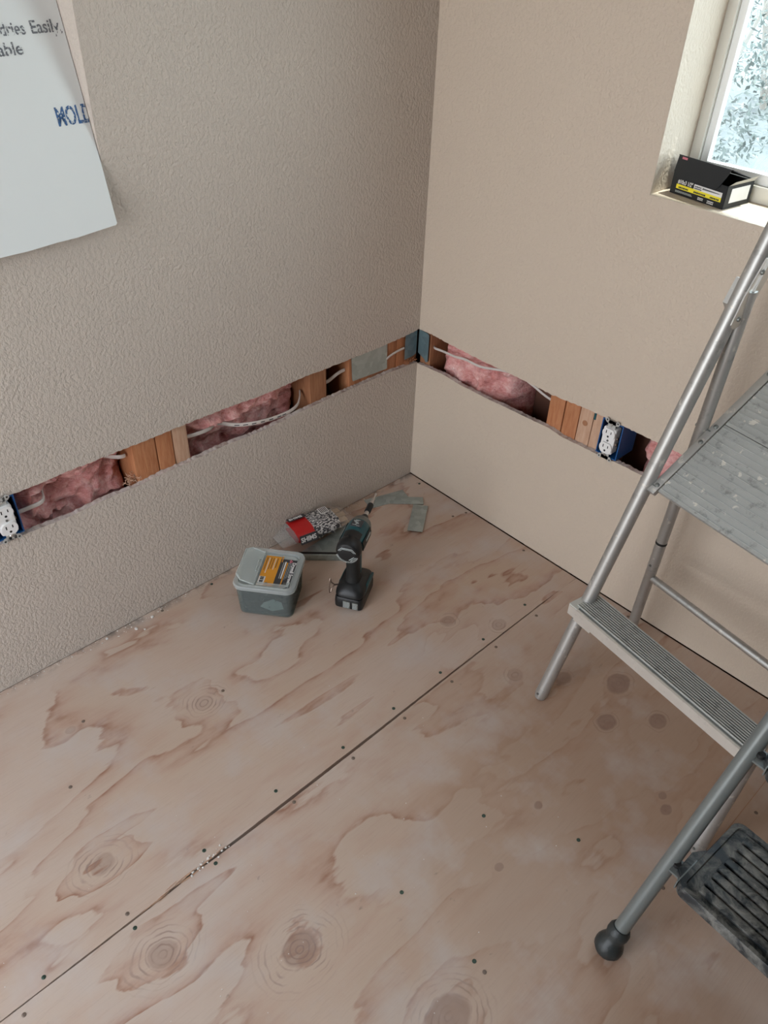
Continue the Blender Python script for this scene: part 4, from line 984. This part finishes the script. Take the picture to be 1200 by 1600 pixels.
# black bands with SHIMS lettering on the red panel
def band(y, z, rx, w_, wd=.054, tx=True, x0=-.066):
    Bx = Matrix.Translation((x0, y, z)) @ Matrix.Rotation(rx, 4, 'X')
    MB().box((0, -w_/2, -.001), (wd, w_/2, .0006), mat=Bx).build('black_band', 'dgrey', smooth=0, **kw)
    if tx: text('printed_text', 'SHIMS', .0185, 'white', bgt, Bx @ Matrix.Translation((.002, -.0065, .0009)), bold=.0006, sxy=(.95, 1))
band(-.0480, .0335, math.radians(66), .025); band(.0270, .0515, math.radians(-14), .018, tx=False)
text('printed_text', 'SHIMS', .015, 'white', bgt, Matrix.Translation((-.062, .021, .0545)) @ Matrix.Rotation(math.radians(-14), 4, 'X'), bold=.0005)
MB().box((.030, .008, .0487), (.056, .034, .0495)).build('barcode_patch', 'white', smooth=0, **kw)
mb = MB(); [mb.box((.033+.0045*k, .010, .0493), (.0352+.0045*k, .032, .0499)) for k in range(5)]; mb.build('barcode', 'ink', smooth=0, **kw)

# ------------------------------------------------------------------ loose nail plates on the floor
def nplate(c, ang_, L, w_, z, label, tl=0):
    t = thing('nail_plate', label, 'metal plate', (c[0], c[1], z))
    Mx = Matrix.Rotation(ang_, 4, 'Z') @ Matrix.Rotation(tl, 4, 'X')
    o = MB().box((-L/2, -w_/2, 0), (L/2, w_/2, .0016), mat=Mx, bev=.0004)
    mb = o; mb.build('plate', 'galv', t, world=False)
    mb = MB()
    for sx_ in (-1, 1):
        for k in (-1, 1): mb.box((sx_*(L/2-.004)-.001, k*w_*.28-.003, -.0004), (sx_*(L/2-.004)+.001, k*w_*.28+.003, .0001), mat=Mx)
    mb.build('barb', 'steel_dark', t, world=False, smooth=0)
nplate((.0520, -.152), math.radians(73), .130, .044, .0004, 'grey metal nail plate on floor, nearest the driver bit and left wall')
nplate((.0940, -.117), math.radians(47), .112, .034, .0023, 'grey metal nail plate on floor, middle one overlapping its two neighbours')
nplate((.1810, -.148), math.radians(-53), .124, .044, .0042, 'grey metal nail plate on floor, rightmost one pointing at the camera')

# ------------------------------------------------------------------ screw carton on the sill
bx = thing('screw_carton', 'black and yellow screw carton standing open on the window sill', 'carton', (.6755, .0383, WZ0), math.atan2(-.0181, .1234))
kw = dict(parent=bx, world=False)     # local x right along front, y back, z up, front face at y=0
bw, bd_, bh_ = .125, .080, .042; th = .0012
mb = MB(); mb.box((-bw/2, 0, 0), (bw/2, bd_, th)); mb.box((-bw/2, 0, 0), (bw/2, th, bh_)); mb.box((-bw/2, bd_-th, 0), (bw/2, bd_, bh_)); mb.box((-bw/2, 0, 0), (-bw/2+th, bd_, bh_)); mb.box((bw/2-th, 0, 0), (bw/2, bd_, bh_))
bb = mb.build('carton_body', 'carton', smooth=0, **kw)
lt_ = math.radians(19); ly = (V((0, -math.cos(lt_), math.sin(lt_))))
def lidp(x, s_, off=0): return V((x, bd_, bh_+.001))+ly*s_+V((0, math.sin(lt_), math.cos(lt_)))*off
mb = MB(); mb.loft([[tuple(lidp(x, s_, o_)) for x, o_ in ((-bw/2, 0), (bw/2, 0), (bw/2, .0012), (-bw/2, .0012))] for s_ in (0, .082)]); mb.build('carton_lid', 'carton', smooth=0, **kw)
e_ = lidp(0, .082)
mb = MB(); tongue = [(-bw/2+.002, 0), (bw/2-.004, 0), (bw/2-.010, -.016), (bw/2-.018, -.034), (bw/2-.026, -.040), (-bw/2+.006, -.040), (-bw/2+.001, -.03)]
mb.prism(tongue, 0, .0012, frame4((0, e_.y+.0, e_.z+.001), (1, 0, 0), V((0, .13, 1)).normalized(), (0, -1, .13))); mb.build('lid_tongue', 'carton', smooth=0, **kw)
mb = MB(); mb.loft([[(bw/2-.001, .002, bh_), (bw/2-.001, bd_-.002, bh_), (bw/2+.0, bd_-.002, bh_+.0008), (bw/2+.0, .002, bh_+.0008)], [(bw/2+.010, .004, bh_+.010), (bw/2+.010, bd_-.006, bh_+.012), (bw/2+.011, bd_-.006, bh_+.0125), (bw/2+.011, .004, bh_+.0105)]]); mb.build('side_flap', 'carton_in', smooth=0, **kw)
def fbox(x0, x1, z0, z1, mt, d=0, nm='label'): return MB().box((x0, -.0006-d, z0), (x1, .0, z1)).build(nm, mt, parent=bb, world=False, smooth=0)
fbox(-.050, .054, .0115, .0195, 'yellow'); fbox(-.010, .054, .0195, .0285, 'white')
MB().box((bw/2, .014, .010), (bw/2+.0006, .070, .036)).build('label', 'white', parent=bb, world=False, smooth=0)
mb = MB(); mb.loft([[(.012, -.0010, .0262), (.012, -.0010, .0232)], [(.030, -.0010, .0254), (.030, -.0010, .0236)], [(.050, -.0010, .0245), (.050, -.0010, .0243)]], caps=False, closed=False) if False else mb.prism([(.010, .0270), (.012, .0262), (.046, .0254), (.051, .0246), (.046, .0240), (.012, .0232), (.010, .0224)], 0, .0003, frame4((0, -.0007, 0), (1, 0, 0), (0, 0, 1), (0, -1, 0))); mb.build('screw_picture', 'steel_dark', parent=bb, world=False, smooth=0)
FT = lambda x, z: Matrix(((1, 0, 0, x), (0, 0, -1, -.0009), (0, 1, 0, z), (0, 0, 0, 1)))
text('printed_text', '#10x3 1/2"', .0105, 'white', bb, FT(-.048, .0215), bold=.0002, fit=.035)
prints(bb, -.044, -.020, .0130, .0180, -.0010, 1, 'ink'); prints(bb, -.008, .020, .0130, .0180, -.0010, 1, 'ink'); prints(bb, .030, .050, .0130, .0180, -.0010, 1, 'ink')
prints(bb, -.050, -.010, .0045, .0085, -.0004, 2, 'lt'); prints(bb, .004, .016, .0035, .0090, -.0004, 2, 'white'); prints(bb, .026, .040, .0025, .0090, -.0004, 2, 'white')
prints(bb, -.008, .008, .0205, .0275, -.0010, 2, 'ink')
MB().box((-.052, e_.y-.0020, e_.z-.005), (-.040, e_.y-.0010, e_.z-.001)).build('pink_mark', 'pink', parent=bb, world=False, smooth=0)

# ------------------------------------------------------------------ lettering on the board
btxt('dries', -.104, .2045, .026, 'ink_grey', bold=.0003, fit=.040)
btxt('Easily,', -.054, .2045, .026, 'ink_grey', bold=.0003, fit=.051)
btxt('able', -.117, .1775, .026, 'ink_grey', bold=.0003, fit=.040)
btxt('MOLD', -.0545, .0700, .0400, 'ink_blue', bold=.0008, fit=.0610, clip=.0542)
